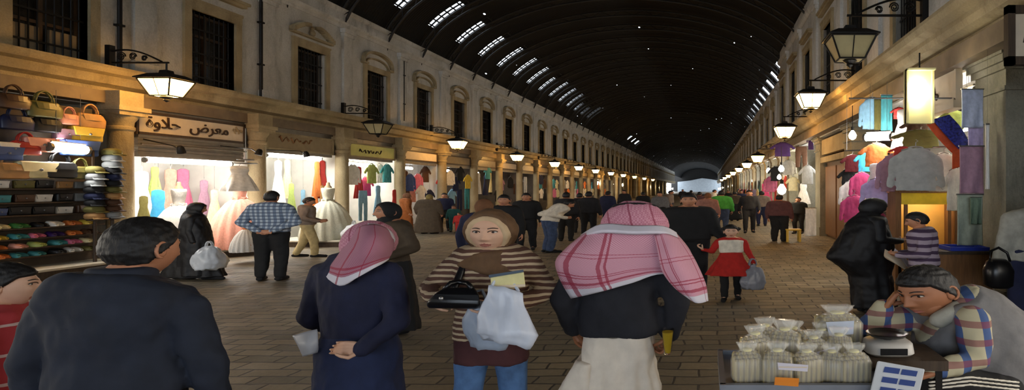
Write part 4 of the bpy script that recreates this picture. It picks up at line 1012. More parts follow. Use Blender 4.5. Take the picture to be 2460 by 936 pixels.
def surf_y(x, z):
    q = max(0, 1-(x/.074)**2-(z/.118)**2); y = .098*math.sqrt(q); return y+face_disp(x, y, z)
def add_bm(dst, src, mtx, mi=None):
    if isinstance(src, bpy.types.Mesh):
        me = src; own = True
    else:
        me = bpy.data.meshes.new('t'); bmesh.ops.recalc_face_normals(src, faces=src.faces[:]); src.to_mesh(me); src.free()
    me.transform(mtx); n = len(dst.faces); dst.from_mesh(me); bpy.data.meshes.remove(me)
    if mi is not None:
        dst.faces.ensure_lookup_table()
        for f in dst.faces[n:]: f.material_index = mi
def head_mtx(c, yaw=0, pitch=0, roll=0, s=1.0):
    return Matrix.Translation(Vector(c)) @ Matrix.Rotation(-math.radians(yaw), 4, 'Z') @ Matrix.Rotation(math.radians(roll), 4, 'Y') @ Matrix.Rotation(-math.radians(pitch), 4, 'X') @ Matrix.Scale(s, 4)
def build_head(dst, mtx, res=48, male=True, eyes=True, brows=True):
    bm = sph(res, int(res*.72))
    for v in bm.verts:
        p = head_base(v.co, male); p.y += face_disp(p.x, p.y, p.z); v.co = p
    lips = [f for f in bm.faces if (lambda c: c.y > .05 and abs(c.x) < .021 and abs(c.z+.070)+abs(c.x)*.35 < .0125)(f.calc_center_median())]
    for f in lips: f.material_index = 1
    for s in (-1, 1):
        ball(bm, (s*.076, -.012, -.006), .031, 2, (.28, .72, 1.1))
        tube(bm, [(s*(.083+.003*math.cos(a)), -.012-.021*math.cos(a), -.004+.032*math.sin(a)) for a in [math.pi*(-.55+1.5*i/12) for i in range(13)]], .0055, 6)
    me = bpy.data.meshes.new('t'); bmesh.ops.recalc_face_normals(bm, faces=bm.faces[:]); bm.to_mesh(me); bm.free()
    add_bm(dst, me, mtx)
    if eyes:
        for s in (-1, 1):
            y = surf_y(s*.031, .009)
            b = bmesh.new(); ball(b, (s*.031, y-.003, .009), .0115, 2, (1.25, .7, .58)); add_bm(dst, b, mtx, 2)
            b = bmesh.new(); ball(b, (s*.031, y+.0035, .0085), .0062, 2, (1, .5, .95)); add_bm(dst, b, mtx, 3)
            b = bmesh.new(); tube(b, [(s*(.031+.016*math.cos(a)), surf_y(s*(.031+.016*math.cos(a)), .009+.009*math.sin(a))+.004, .009+.0085*math.sin(a)) for a in [math.pi*i/10 for i in range(11)]], .0022, 5); add_bm(dst, b, mtx, 3)
            if brows:
                b = bmesh.new(); tube(b, [(s*(.014+.034*i/8), surf_y(s*(.014+.034*i/8), .031+.003*math.sin(math.pi*i/8))+.001, .030+.004*math.sin(math.pi*i/8)) for i in range(9)], [.0022+.0014*math.sin(i/8*3) for i in range(9)], 5); add_bm(dst, b, mtx, 3)
def hair_lim(y): 
    pts = [(-1, -.62), (-.35, -.5), (-.05, -.12), (.2, .10), (.5, .40), (1, .48)]
    for (a, b), (c, d) in zip(pts, pts[1:]):
        if y <= c: return b+(d-b)*(y-a)/(c-a)
    return .6
def hair_mesh(mtx, res=40, thick=.012, lim=0.0):
    bm = sph(int(res*1.5), int(res*1.2))
    for v in bm.verts:
        d = v.co.copy(); h = smooth01(-.09, .09, d.z-hair_lim(d.y)-lim); p = head_base(d)
        off = -.014*(1-h)+h*(thick*(1+.5*max(0, d.z))+.004*noise.noise(d*7)); v.co = p+p.normalized()*off
    me = bpy.data.meshes.new('hair'); bmesh.ops.recalc_face_normals(bm, faces=bm.faces[:]); bm.to_mesh(me); bm.free(); me.transform(mtx); return me
def hood_mesh(mtx, res=48, thick=.018, ow=.060, oh=.100, oz=-.02, bag=0.0, seed=0):
    """headscarf round a face opening"""
    bm = sph(res, int(res*.75))
    for v in bm.verts:
        d = v.co.copy(); p = head_base(d); e = math.sqrt((p.x/ow)**2+((p.z-oz)/oh)**2)
        m = 1.0 if d.y < .15 else smooth01(.92, 1.08, e)
        off = -.02*(1-m)+m*(thick+bag*max(0, -d.y)+.004*noise.noise(d*5+Vector((seed, 0, 0)))); v.co = p+p.normalized()*off
        if d.y < 0 and d.z < -.1: v.co.y -= .03*min(1, (-d.z-.1)*2)
    me = bpy.data.meshes.new('hood'); bmesh.ops.recalc_face_normals(bm, faces=bm.faces[:]); bm.to_mesh(me); bm.free(); me.transform(mtx); return me
def hand(bm, wrist, f, n, curl=.35, thumb=1, s=1.0):
    w = Vector(wrist); f = Vector(f).normalized(); n = Vector(n); n = (n-f*n.dot(f)).normalized(); sd = f.cross(n).normalized()*thumb
    P = lambda a, b, c: w+s*(f*a+sd*b+n*c)
    for k, (o, L) in enumerate(((.030, .068), (.010, .078), (-.010, .072), (-.029, .056))):
        sweep(bm, [(*P(-.01, o*.55, 0), .017*s), (*P(.05, o*.9, .002), .0145*s), (*P(.088, o, 0), .0115*s)], 1, step=.5)
        p = P(.09, o, 0); a = 0.0
        for seg, (q, da) in enumerate(((.46, .55), (.30, 1.0), (.24, .7))):
            a += curl*da*(1+.12*k); e = p+s*L*q*(f*math.cos(a)+n*math.sin(a)); r0 = (.0098-.0011*seg)*s
            sweep(bm, [(*p, r0), (*e, r0-.0009*s)], 1, step=.45); p = e
    b = P(.02, .026, .004); m1 = b+s*.042*(f*.62+sd*.62+n*(.25+curl*.4)).normalized(); m2 = m1+s*.034*(f*.85+sd*(.25-curl*.6)+n*(.3+curl*.5)).normalized(); m3 = m2+s*.024*(f*.9-sd*curl*.7+n*(.3+curl*.4)).normalized()
    sweep(bm, [(*b, .0145*s), (*m1, .0125*s), (*m2, .0108*s), (*m3, .0088*s)], 1, step=.45)
ARM = {'down': ((.245, -.03, 1.11), (.255, .05, .865), (.02, .15, -1), (-1, .1, 0), .45),
       'back': ((.29, -.10, 1.13), (.06, -.19, .96), (-1, -.05, -.12), (0, -1, .2), .5),
       'front': ((.25, -.02, 1.13), (.13, .22, 1.10), (-.55, .8, .05), (-.5, -.3, .8), .7),
       'bag': ((.235, -.02, 1.12), (.25, .03, .87), (0, .1, -1), (-1, 0, 0), 1.3),
       'bent': ((.25, -.06, 1.13), (.22, .20, 1.04), (-.1, 1, .05), (-1, 0, .2), .6),
       'swing': ((.24, .05, 1.12), (.25, .20, .91), (0, .55, -.9), (-1, 0, 0), .5),
       'swingback': ((.24, -.12, 1.13), (.26, -.20, .89), (0, -.2, -1), (-1, .2, 0), .5)}
def ringsp(bm, spine, rings, k=8, n=28, p=2.3):
    sp = catmull([tuple(q) for q in spine], k); m = len(sp)-1; out = []
    for t, rx, ry in rings:
        i = t*m; a = min(m-1, int(i)); q = Vector(sp[a]).lerp(Vector(sp[a+1]), i-a); tan = (Vector(sp[min(m, a+1)])-Vector(sp[max(0, a-1)])).normalized()
        ax = Vector((0, 0, 1)).rotation_difference(tan).to_matrix(); out.append(ell(q, rx, ry, n, p, ax=ax))
    ringloft(bm, out)
TOR = [(0, .165, .115), (.14, .165, .115), (.32, .150, .105), (.52, .165, .115), (.74, .188, .118), (.87, .172, .098), (.93, .12, .08), (1, .066, .064)]
def person(label, loc, yaw=0, h=1.72, sx=1.6, vox=.017, skin='skin', top='black', bottom=('trousers', 'black'), arms=('down', 'down'), head=None, hair='short', stride=0.0, loose=1.0,
           spine=None, legs=None, shoulders=None, tlen=0.0, hres=30, wr=.012, shoe='black', cover=('cloth', None), sleeve=1.0, extras=None, bare=False, hand_s=1.0, group=None, hx=1.62, names=None, bloose=None):
    k = h/1.72; hd = dict(c=(0, .03, 1.60), yaw=0, pitch=0, roll=0, s=1.0); hd.update(head or {})
    root = thing('person', label, 'person', loc, 0, group)
    W = Matrix.Diagonal((sx, 1, 1, 1)) @ Matrix.Rotation(-math.radians(yaw), 4, 'Z') @ Matrix.Scale(k, 4)
    sp = spine or [(0, 0, .93), (0, .0, 1.10), (0, -.005, 1.28), (0, -.01, 1.42), (0, .0, 1.51)]
    sh = shoulders or [(-.178, -.01, 1.395), (.178, -.01, 1.395)]
    A = []
    for i, a in enumerate(arms):
        s = -1 if i == 0 else 1
        if isinstance(a, str):
            e, w_, f, n, c = ARM[a]; m = lambda v: (s*v[0], v[1], v[2]); A.append((m(e), m(w_), m(f), m(n), c))
        else: A.append(a)
    if legs is None:
        st = stride; legs = []
        for s in (-1, 1):
            q = s*st
            legs.append([(s*.09, 0, .90), (s*.10, .03+q*.55, .49), (s*.10, q-.03, .085), (s*.115, q+.13, .035)])
    nm = dict(top='shirt', bottom='trousers', hair='hair'); nm.update(names or {})
    # --- body: one continuous surface
    bm = bmesh.new(); hc = Vector(hd['c'])
    ringsp(bm, sp, [(t, rx*.93, ry*.93) for t, rx, ry in TOR])
    sweep(bm, [(*sp[-1], .058), (*(Vector(sp[-1]).lerp(hc+Vector((0, -.015, -.05)), .6)), .054), (*(hc+Vector((0, -.018, -.06))), .056)], 2)
    for i in (0, 1):
        e, w_, f, n, c = A[i]
        sweep(bm, [(*sh[i], .056), (*[(sh[i][q]+e[q])/2 for q in range(3)], .047), (*e, .041), (*[(w_[q]*.4+e[q]*.6) for q in range(3)], .038), (*w_, .027)], 1)
        L = legs[i]; sweep(bm, [(*L[0], .088), (*[(L[0][q]+L[1][q])/2 for q in range(3)], .074), (*L[1], .055), (*[(L[1][q]*.6+L[2][q]*.4) for q in range(3)], .053), (*L[2], .037), (*L[3], .032)], 1)
    body = remesh(bm, vox*1.2, 3)
    dst = bmesh.new(); add_bm(dst, body, Matrix.Identity(4), 0)
    HM = head_mtx(hd['c'], hd['yaw'], hd['pitch'], hd['roll'], hd['s'])
    R_ = Matrix.Rotation(-math.radians(yaw), 4, 'Z'); T_ = Matrix.Translation(hc); HM = T_ @ R_.inverted() @ Matrix.Diagonal((hx/sx, 1, 1, 1)) @ R_ @ T_.inverted() @ HM
    build_head(dst, HM, hres, hair != 'hijab', hres >= 24)
    bh = bmesh.new()
    for i in (0, 1):
        e, w_, f, n, c = A[i]; hand(bh, w_, f, n, c, (1 if i == 0 else -1), hand_s)
    add_bm(dst, remesh(bh, .0046 if vox < .014 else .007, 2), Matrix.Identity(4), 0)
    me = bpy.data.meshes.new('body'); dst.to_mesh(me); dst.free(); xform(me, W)
    obj('body', me, [skin, 'lip', 'eye', 'iris'], root, smooth=True)
    seed = (loc[0]*3.1+loc[1]*1.7) % 10
    def child(name, bmx, m, v=vox, sm=4, amp=wr):
        me = remesh(bmx, v, sm) if not isinstance(bmx, bpy.types.Mesh) else bmx
        if amp: wrinkle(me, amp, (9, 9, 5), seed)
        xform(me, W); return obj(name, me, m, root, smooth=True)
    # --- bottom
    kind, bmat = bottom; tl_, loose = loose, (bloose or loose)
    if kind == 'trousers':
        b = bmesh.new(); ringsp(b, sp[:2], [(0, .172*loose, .125*loose), (.5, .172*loose, .12*loose), (1, .158*loose, .112*loose)])
        for L in legs:
            sweep(b, [(*L[0], .10*loose), (*[(L[0][q]+L[1][q])/2 for q in range(3)], .088*loose), (*L[1], .074*loose), (*[(L[1][q]+L[2][q])/2 for q in range(3)], .068*loose), (L[2][0], L[2][1], L[2][2]+.02, .062*loose)], 2)
        child(nm['bottom'], b, bmat)
    elif kind in ('robe', 'skirt'):
        b = bmesh.new(); z0 = .06; x0, y0 = sp[0][0], sp[0][1]
        mid = (legs[0][2][1]+legs[1][2][1])/2; spread = abs(legs[0][2][1]-legs[1][2][1])/2
        ringloft(b, [ell((x0*(1-t), y0*(1-t)+mid*t, z), rx, ry+spread*t, 40, 2.2, pl, 9, 1.0+t) for z, t, rx, ry, pl in ((1.06, 0, .16*loose, .12*loose, 0), (.92, .1, .19*loose, .14*loose, .0), (.6, .5, .215*loose, .16*loose, .03), (.3, .8, .235*loose, .18*loose, .05), (z0, 1, .25*loose, .20*loose, .06))])
        child('skirt' if kind == 'skirt' else 'robe', b, bmat)
    for i, L in enumerate(legs):
        b = bmesh.new(); a, t_ = Vector(L[2]), Vector(L[3]); dr = (t_-a); dr.z = 0; dr.normalize()
        sweep(b, [(*(a-dr*.045-Vector((0, 0, a.z-t_.z-.005))), .042), (*(a+dr*.05-Vector((0, 0, a.z-t_.z-.012))), .047), (*(t_+dr*.02), .04)], 2)
        for v in b.verts: v.co.z = max(v.co.z, t_.z-.034)
        child('shoe', b, shoe, .012, 2, 0)
    # --- top garment
    loose = tl_
    if top:
        b = bmesh.new(); s3 = list(sp)
        if tlen: s3 = [tuple(Vector(sp[0])+(Vector(sp[0])-Vector(sp[1])).normalized()*tlen)]+s3
        rr = [(max(0.02, t)*1.0, (rx+.016)*loose, (ry+.016)*loose) for t, rx, ry in TOR[:-1]]+[(.975, .082, .076)]
        ringsp(b, s3, rr)
        for i in (0, 1):
            e, w_, f, n, c = A[i]; Lr = loose
            wc = [(e[q]+(w_[q]-e[q])*sleeve) for q in range(3)]
            sweep(b, [(*sh[i], .072*Lr), (*[(sh[i][q]+e[q])/2 for q in range(3)], .065*Lr), (*e, .057*Lr), (*wc, .046*Lr)], 2)
        child(nm['top'], b, top)
    # --- hair, scarf or cloak
    if hair == 'short': child('hair', hair_mesh(HM, max(hres, 24)), 'hair', amp=0)
    elif hair in ('hijab', 'kerchief'):
        child('headscarf', hood_mesh(HM, max(hres, 32), seed=seed), cover[1] or 'black', amp=0)
        b = bmesh.new(); q = Vector(sp[-1]); ringloft(b, [ell((q.x, q.y+y, q.z+z), rx, ry, 30, 2.2, .03, 7, z*20) for z, rx, ry, y in ((-.14, .15, .115, 0), (-.07, .115, .105, .01), (-.01, .082, .088, .02), (.05, .072, .085, .02))]); child('scarf_wrap', b, cover[1] or 'black', amp=.008)
    elif hair == 'cloak':
        me = hood_mesh(HM, 40, .026, .055, .085, -.015, .02, seed); child('veil', me, cover[1] or 'black', amp=.004)
        b = bmesh.new(); q = Vector(sp[-1]); fl = cover[0] if isinstance(cover[0], (int, float)) else 1.0
        hcx = hc
        ringloft(b, [ell((c[0], c[1], c[2]), rx*fl, ry*fl, 40, 2.1, pl, 11, ph) for c, rx, ry, pl, ph in (((hcx.x, hcx.y-.035, hcx.z+.03), .085, .085, 0, 0), ((q.x, q.y-.035, q.z), .11, .115, 0, 0), ((q.x, q.y-.02, q.z-.12), .225, .15, 0, 0), ((0, -.01, 1.15), .27, .19, .02, 1), ((0, 0, .8), .27, .21, .03, 2), ((0, 0, .4), .28, .23, .05, 2.4), ((0, 0, .1), .29, .25, .06, 2.8))])
        child('cloak', b, cover[1] or 'black', amp=.014)
    if extras: extras(root, W, child, HM, sp, A)
    return root
def checks(name, base, line, line2, s=14.0, w=.3, rough=.85):
    m, nt, b = _mat(name); tc = N(nt, 'ShaderNodeTexCoord'); sep = N(nt, 'ShaderNodeSeparateXYZ'); nt.links.new(tc.outputs['Object'], sep.inputs[0])
    fx = math_n(nt, 'LESS_THAN', math_n(nt, 'FRACT', math_n(nt, 'MULTIPLY', sep.outputs[0], s*.62)), w); fz = math_n(nt, 'LESS_THAN', math_n(nt, 'FRACT', math_n(nt, 'MULTIPLY', sep.outputs[2], s)), w)
    c = mixc(nt, fx, base, line); c = mixc(nt, math_n(nt, 'MULTIPLY', fz, .7), c, line2); nt.links.new(c, b.inputs['Base Color']); b.inputs['Roughness'].default_value = rough
    bump(nt, b, noise_n(nt, coords(nt), 14), .3, .01); M[name] = m; return name
def stripes(name, a, c, s, w=.5, axis=2, rough=.85, c3=None):
    m, nt, b = _mat(name); tc = N(nt, 'ShaderNodeTexCoord'); sep = N(nt, 'ShaderNodeSeparateXYZ'); nt.links.new(tc.outputs['Object'], sep.inputs[0])
    nz = noise_n(nt, coords(nt), 3); z = math_n(nt, 'MULTIPLY_ADD', nz, .05, sep.outputs[axis])
    f = math_n(nt, 'LESS_THAN', math_n(nt, 'FRACT', math_n(nt, 'MULTIPLY', z, s)), w); nt.links.new(mixc(nt, f, a, c), b.inputs['Base Color']); b.inputs['Roughness'].default_value = rough
    bump(nt, b, noise_n(nt, coords(nt), 14), .3, .01); M[name] = m; return name
def fab(name, rgb, rough=.85, amt=.18, sc=12, bmp=.35):
    M[name] = mat(name, lin(*rgb), rough, amt, sc, bmp); return name
# ================================================================== people in the middle distance and beyond
fab('black_wool', (20, 20, 22)); fab('dark_suit', (30, 30, 34)); fab('black_silk', (15, 14, 17), .6); fab('khaki', (176, 160, 116)); fab('taupe', (124, 108, 96)); fab('white_shirt', (214, 206, 190)); fab('jeans', (58, 74, 104), .85, .3)
fab('brown_robe', (66, 54, 40)); fab('orange_robe', (150, 84, 34)); fab('green_shirt', (66, 150, 58)); fab('dusty_pink', (146, 104, 92)); fab('maroon_shirt', (84, 52, 52)); fab('red_coat', (168, 32, 26)); fab('navy_cloth', (26, 30, 58)); fab('grey_cloth', (96, 96, 98)); fab('brown_scarf', (110, 74, 48)); fab('olive_scarf', (112, 96, 52)); fab('red_cloth', (176, 44, 40)); fab('teal_cloth', (40, 96, 92))
checks('blue_checked_cotton', lin(112, 128, 150), lin(176, 188, 200), lin(64, 76, 100), 16, .45)
stripes('purple_striped_jersey', lin(150, 136, 150), lin(62, 44, 70), 11.0, .45)
GP = 'passers-by in the street'
def gx(px, Y): return ((px-VX)*Y/FPX, Y, 0)
person('man in blue checked shirt and black trousers, hands clasped behind his back', gx(651, 10.6), -8, 1.74, 1.75, .016, top='blue_checked_cotton', bottom=('trousers', 'black_wool'), arms=('back', 'back'), loose=1.12, hres=36, head=dict(yaw=10), sleeve=.92)
person('woman in a long black cloak walking right with a white bag', gx(470, 10.7), 75, 1.50, 1.7, .018, top='black_silk', bottom=('robe', 'black_silk'), hair='cloak', arms=('bag', 'bag'), stride=.20, hres=32, cover=(1.0, 'black_silk'), head=dict(pitch=8))
mk_bag('white carrier bag hanging from the hand of the woman in black', at(503, 645, 10.45), .52, .45, .44, 'plastic', 2.0, FACE, 'carrier_bag')
person('man in taupe shirt and cream trousers walking right by the cream gown', gx(738, 14.2), 70, 1.56, 1.6, .02, top='taupe', bottom=('trousers', 'khaki'), arms=('bent', 'bent'), stride=.16, loose=1.15, hres=32, head=dict(pitch=14))
person('woman in dark coat and headscarf facing the old couple, behind the bowed elder', gx(938, 6.7), 215, 1.62, 1.55, .02, skin='skin', top='brown_robe', bottom=('skirt', 'black_wool'), hair='hijab', cover=('c', 'black_wool'), arms=('bent', 'swingback'), hres=40, head=dict(yaw=10))
person('stout figure in brown robe standing among the stalls on the left', gx(1030, 21.5), 10, 1.55, 2.2, .03, top='brown_robe', bottom=('robe', 'brown_robe'), hair='hijab', cover=('c', 'olive_scarf'), loose=1.2, hres=24)
person('woman in orange brown robe by the clothes stall on the left', gx(975, 22), 60, 1.6, 1.9, .03, top='orange_robe', bottom=('robe', 'orange_robe'), hair='hijab', cover=('c', 'brown_scarf'), hres=24)
person('person in dark blue beside the red and teal children', gx(1068, 23), 170, 1.6, 1.6, .03, top='navy_cloth', bottom=('trousers', 'black_wool'), hres=24)
person('child in teal next to the person in dark blue', gx(1090, 22.4), 170, 1.1, 1.7, .03, top='teal_cloth', bottom=('trousers', 'teal_cloth'), hres=24)
person('small child in red by the left-hand stalls', gx(1103, 21.8), 190, .82, 1.9, .03, top='red_cloth', bottom=('trousers', 'red_cloth'), hres=24)
person('woman in brown headscarf and dark coat just behind the striped-sweater woman', gx(1160, 8.6), 10, 1.62, 1.6, .02, top='navy_cloth', bottom=('robe', 'navy_cloth'), hair='hijab', cover=('c', 'brown_scarf'), hres=32)
person('dark-haired person in black behind the headscarf of the striped-sweater woman', gx(1212, 11.5), 180, 1.66, 1.6, .025, top='black_wool', bottom=('trousers', 'black_wool'), hres=28)
person('man in black jacket facing the camera left of the white-shirted man', gx(1265, 15.8), 175, 1.66, 1.7, .022, top='black_wool', bottom=('trousers', 'black_wool'), arms=('down', 'swing'), hres=32, loose=1.1, stride=.1)
person('man in white shirt and blue jeans bending forward in the crowd', gx(1320, 15.2), 60, 1.62, 1.75, .02, top='white_shirt', bottom=('trousers', 'jeans'), arms=('bent', 'bent'), hres=28, loose=1.15, spine=[(0, 0, .92), (0, .04, 1.08), (0, .12, 1.22), (0, .22, 1.33), (0, .29, 1.39)], shoulders=[(-.17, .2, 1.31), (.17, .2, 1.31)], head=dict(c=(0, .36, 1.44), pitch=30))
person('man in dark jacket walking away beyond the white-shirted man', gx(1360, 18.5), 0, 1.66, 1.7, .025, top='dark_suit', bottom=('trousers', 'black_wool'), hres=26, loose=1.1)
person('man in dark coat, left of the two dark figures before the lit windows', gx(1392, 22), 0, 1.6, 1.6, .03, top='black_wool', bottom=('trousers', 'black_wool'), hres=24)
person('man in dark coat, right of the two dark figures before the lit windows', gx(1414, 19.5), 5, 1.68, 1.7, .025, top='dark_suit', bottom=('trousers', 'black_wool'), hres=26)
bigman = person('tall man in black leading the little girl in red by the hand', gx(1655, 9.1), 182, 1.72, 1.75, .018, top='black_wool', bottom=('trousers', 'black_wool'), arms=((( -.25, .0, 1.12), (-.36, .14, .92), (-.5, .2, -.8), (1, 0, .2), .9), 'down'), hres=36, loose=1.2, stride=.08)
def girl_extra(root, W, child, HM, sp, A):
    b = bmesh.new(); ringloft(b, [ell((0, y, z), rx, ry, 40, 2.1, pl, 9) for z, rx, ry, pl, y in ((1.12, .16, .12, 0, 0), (.98, .20, .15, .03, 0), (.78, .29, .23, .07, 0), (.60, .36, .30, .09, 0))]); child('dress_skirt', b, 'red_coat', .02)
    b = bmesh.new(); ringsp(b, sp, [(.3, .178, .137), (.55, .19, .14), (.74, .206, .142), (.84, .15, .12)]); child('vest', b, 'white_shirt', .02)
    for s in (-1, 1):
        b = bmesh.new(); o = HM @ Vector((s*.085, -.03, .045)); ball(b, o, .045, 2); child('hair_bunch', b, 'hair', .012, 2, 0)
person('little girl in red dress, white vest and dark stockings', gx(1756, 8.75), 180, 1.16, 1.65, .018, skin='skin_pale', top='red_coat', bottom=('trousers', 'black_wool'), arms=(((-.26, .0, 1.13), (-.33, .02, .90), (0, 0, -1), (1, 0, 0), 1.1), ((.28, .0, 1.16), (.40, .02, 1.20), (.6, 0, .6), (-1, 0, .3), .9)), hres=36, head=dict(c=(0, .02, 1.64), s=1.28), stride=.14, extras=girl_extra, loose=.95, hand_s=1.2)
mk_bag('silver grey bag swinging from the hand of the little girl', at(1808, 694, 8.7), .40, .3, .40, mat('silver_bag', lin(126, 128, 138), .3, .2, 6, .2), 4.0, FACE+.3, 'carrier_bag')
person('person in bright green shirt with back turned, far down the street', gx(1733, 22.5), 0, 1.7, 1.8, .03, top='green_shirt', bottom=('trousers', 'jeans'), hres=24, loose=1.1)
person('person in dusty pink clothes left of the green shirt', gx(1700, 20.5), 10, 1.62, 1.8, .03, top='dusty_pink', bottom=('robe', 'maroon_shirt'), hair='hijab', cover=('c', 'brown_scarf'), hres=24)
person('man in dark suit and pale shirt walking toward the camera', gx(1800, 22), 180, 1.72, 1.6, .025, top='dark_suit', bottom=('trousers', 'dark_suit'), hres=26, stride=.12, arms=('swing', 'swingback'))
person('person in maroon shirt with back turned beside the yellow stool', gx(1872, 18.4), 20, 1.58, 1.8, .025, top='maroon_shirt', bottom=('trousers', 'black_wool'), hres=26, loose=1.2)
person('person in black standing between the maroon shirt and the stool', gx(1918, 21.5), 200, 1.45, 1.7, .025, top='black_wool', bottom=('trousers', 'black_wool'), hres=24)
# crowd far down the street
tops = ['black_wool', 'dark_suit', 'navy_cloth', 'grey_cloth', 'maroon_shirt', 'white_shirt', 'taupe', 'brown_robe']
where = [(1545, 30, 'in front of the lit left-hand shops'), (1585, 26, 'near the tall man in black, to his left'), (1610, 33, 'behind the shoulder of the tall man in black'), (1500, 34, 'by the far left-hand shops'), (1680, 30, 'just right of the tall man in black, far away'), (1765, 30, 'far away right of the green shirt'), (1780, 38, 'far away beyond the suited man'), (1715, 42, 'in the distance at the middle of the street'), (1750, 48, 'in the distance right of the middle'), (1660, 46, 'in the distance left of the middle'),
         (1830, 26, 'far away by the right-hand shops'), (1640, 60, 'tiny, in the distance on the left'), (1735, 62, 'tiny, in the distance at the centre'), (1775, 58, 'tiny, in the distance on the right'), (1460, 26, 'in the distance left of the checked shawl')]
farp = {}
for i, (px, Y, ph) in enumerate(where):
    tp = tops[(i*3) % 8]; cn = {'black_wool': 'black', 'dark_suit': 'a dark suit', 'navy_cloth': 'navy', 'grey_cloth': 'grey', 'maroon_shirt': 'maroon', 'white_shirt': 'white', 'taupe': 'taupe', 'brown_robe': 'brown'}[tp]
    person(f'person in {cn} standing {ph}', gx(px, Y), (0, 180, 90, 200, 20)[i % 5], 1.6+.03*(i % 4), 1.7, .045, top=tp, bottom=('robe' if tp == 'brown_robe' else 'trousers', 'black_wool' if i % 2 else 'navy_cloth'), hres=20, loose=1.1, group=GP)
# ================================================================== the people in front
fab('denim_dark', (30, 36, 50), .85, .22, 9); fab('navy_coat', (26, 30, 56)); fab('navy_robe', (28, 38, 70)); fab('jacket_black', (30, 31, 38)); fab('white_robe', (214, 204, 190), .85, .08); fab('blue_jeans', (72, 104, 146), .85, .3, 10)
fab('scarf_brown', (98, 72, 48), .8, .25, 16); fab('scarf_cream', (190, 164, 130), .8, .1); fab('magenta_cloth', (120, 30, 56)); fab('vest_grey', (112, 110, 110)); fab('shirt_grey', (150, 148, 138)); fab('maroon_cloth', (66, 34, 36))
stripes('brown_cream_stripes', lin(88, 58, 46), lin(186, 164, 134), 30.0, .42); stripes('red_white_stripes', lin(170, 52, 58), lin(206, 180, 176), 7.0, .10)
checks('plaid_cotton', lin(176, 168, 140), lin(60, 84, 130), lin(120, 46, 60), 13, .36)
M['gloss_black'] = mat('black_patent_leather', lin(14, 14, 17), .3, .2, 5, .1)
def kef(name, lines_v, lines_u, border, base=(186, 128, 146), red=(150, 34, 62)):
    m, nt, b = _mat(name); tc = N(nt, 'ShaderNodeTexCoord'); sep = N(nt, 'ShaderNodeSeparateXYZ'); nt.links.new(tc.outputs['UV'], sep.inputs[0]); U, Vv = sep.outputs[0], sep.outputs[1]
    ch = N(nt, 'ShaderNodeTexChecker'); ch.inputs['Scale'].default_value = 90; nt.links.new(tc.outputs['UV'], ch.inputs['Vector'])
    ch.inputs['Color1'].default_value = (*lin(*base), 1); ch.inputs['Color2'].default_value = (*lin(base[0]+22, base[1]+30, base[2]+28), 1)
    c = ch.outputs[0]
    if border: c = mixc(nt, math_n(nt, 'GREATER_THAN', Vv, border), c, lin(206, 202, 212))
    nz = noise_n(nt, coords(nt, 'UV'), 9); 
    for ax, L in ((Vv, lines_v), (U, lines_u)):
        for a, w in L:
            d = math_n(nt, 'ABSOLUTE', math_n(nt, 'SUBTRACT', math_n(nt, 'MULTIPLY_ADD', nz, .02, ax), a+.01)); f = math_n(nt, 'MULTIPLY', math_n(nt, 'LESS_THAN', d, w), .78); c = mixc(nt, f, c, lin(*red))
    nt.links.new(c, b.inputs['Base Color']); b.inputs['Roughness'].default_value = .85; bump(nt, b, noise_n(nt, coords(nt), 30), .3, .006); M[name] = m
kef('red_check_shawl', [(.66, .008), (.70, .008), (.80, .02), (.33, .005), (.38, .005)], [(.10, .02), (.30, .012), (.34, .008), (.86, .01)], .87)
kef('red_check_scarf', [(.72, .02), (.80, .012)], [(.2, .012), (.5, .008)], .84, (150, 92, 112))
def kef_obj():
    m, nt, b = _mat('red_check_plain'); tc = N(nt, 'ShaderNodeTexCoord'); sep = N(nt, 'ShaderNodeSeparateXYZ'); nt.links.new(tc.outputs['Object'], sep.inputs[0])
    ch = N(nt, 'ShaderNodeTexChecker'); ch.inputs['Scale'].default_value = 95; nt.links.new(tc.outputs['Object'], ch.inputs['Vector']); ch.inputs['Color1'].default_value = (*lin(176, 112, 132), 1); ch.inputs['Color2'].default_value = (*lin(196, 140, 156), 1)
    c = ch.outputs[0]; nz = noise_n(nt, coords(nt), 4); x = math_n(nt, 'MULTIPLY_ADD', sep.outputs[2], .35, sep.outputs[0]); x = math_n(nt, 'MULTIPLY_ADD', nz, .06, x)
    f = math_n(nt, 'LESS_THAN', math_n(nt, 'FRACT', math_n(nt, 'MULTIPLY', x, 7.5)), .09); nt.links.new(mixc(nt, math_n(nt, 'MULTIPLY', f, .7), c, lin(130, 40, 66)), b.inputs['Base Color']); b.inputs['Roughness'].default_value = .85
    bump(nt, b, noise_n(nt, coords(nt), 26), .4, .008); M['red_check_plain'] = m
kef_obj()
M['lavender_border'] = mat('pale_scarf_border', lin(204, 200, 212), .85, .06, 10, .2)

M['plastic_blue'] = mat('pale_blue_white_plastic', lin(190, 198, 214), .35, .08, 6, .25); M['plastic_dull'] = mat('grey_white_plastic', lin(150, 162, 180), .4, .1, 6, .25)
def pxsheet(root, Y0, name, m, rows, k=5, t=.012):
    o = Vector(root.location); R = [[at(px, py, Y0+dy)-o for px, py, dy in r] for r in rows]
    me = bpy.data.meshes.new(name); bm = sheet(R, k); bm.to_mesh(me); bm.free()
    for v in me.vertices: v.co += Vector((0, 1, 0))*noise.fractal(Vector(v.co)*9, 1, 2, 2)*.012
    return solid(obj(name, me, m, root, smooth=True), t)
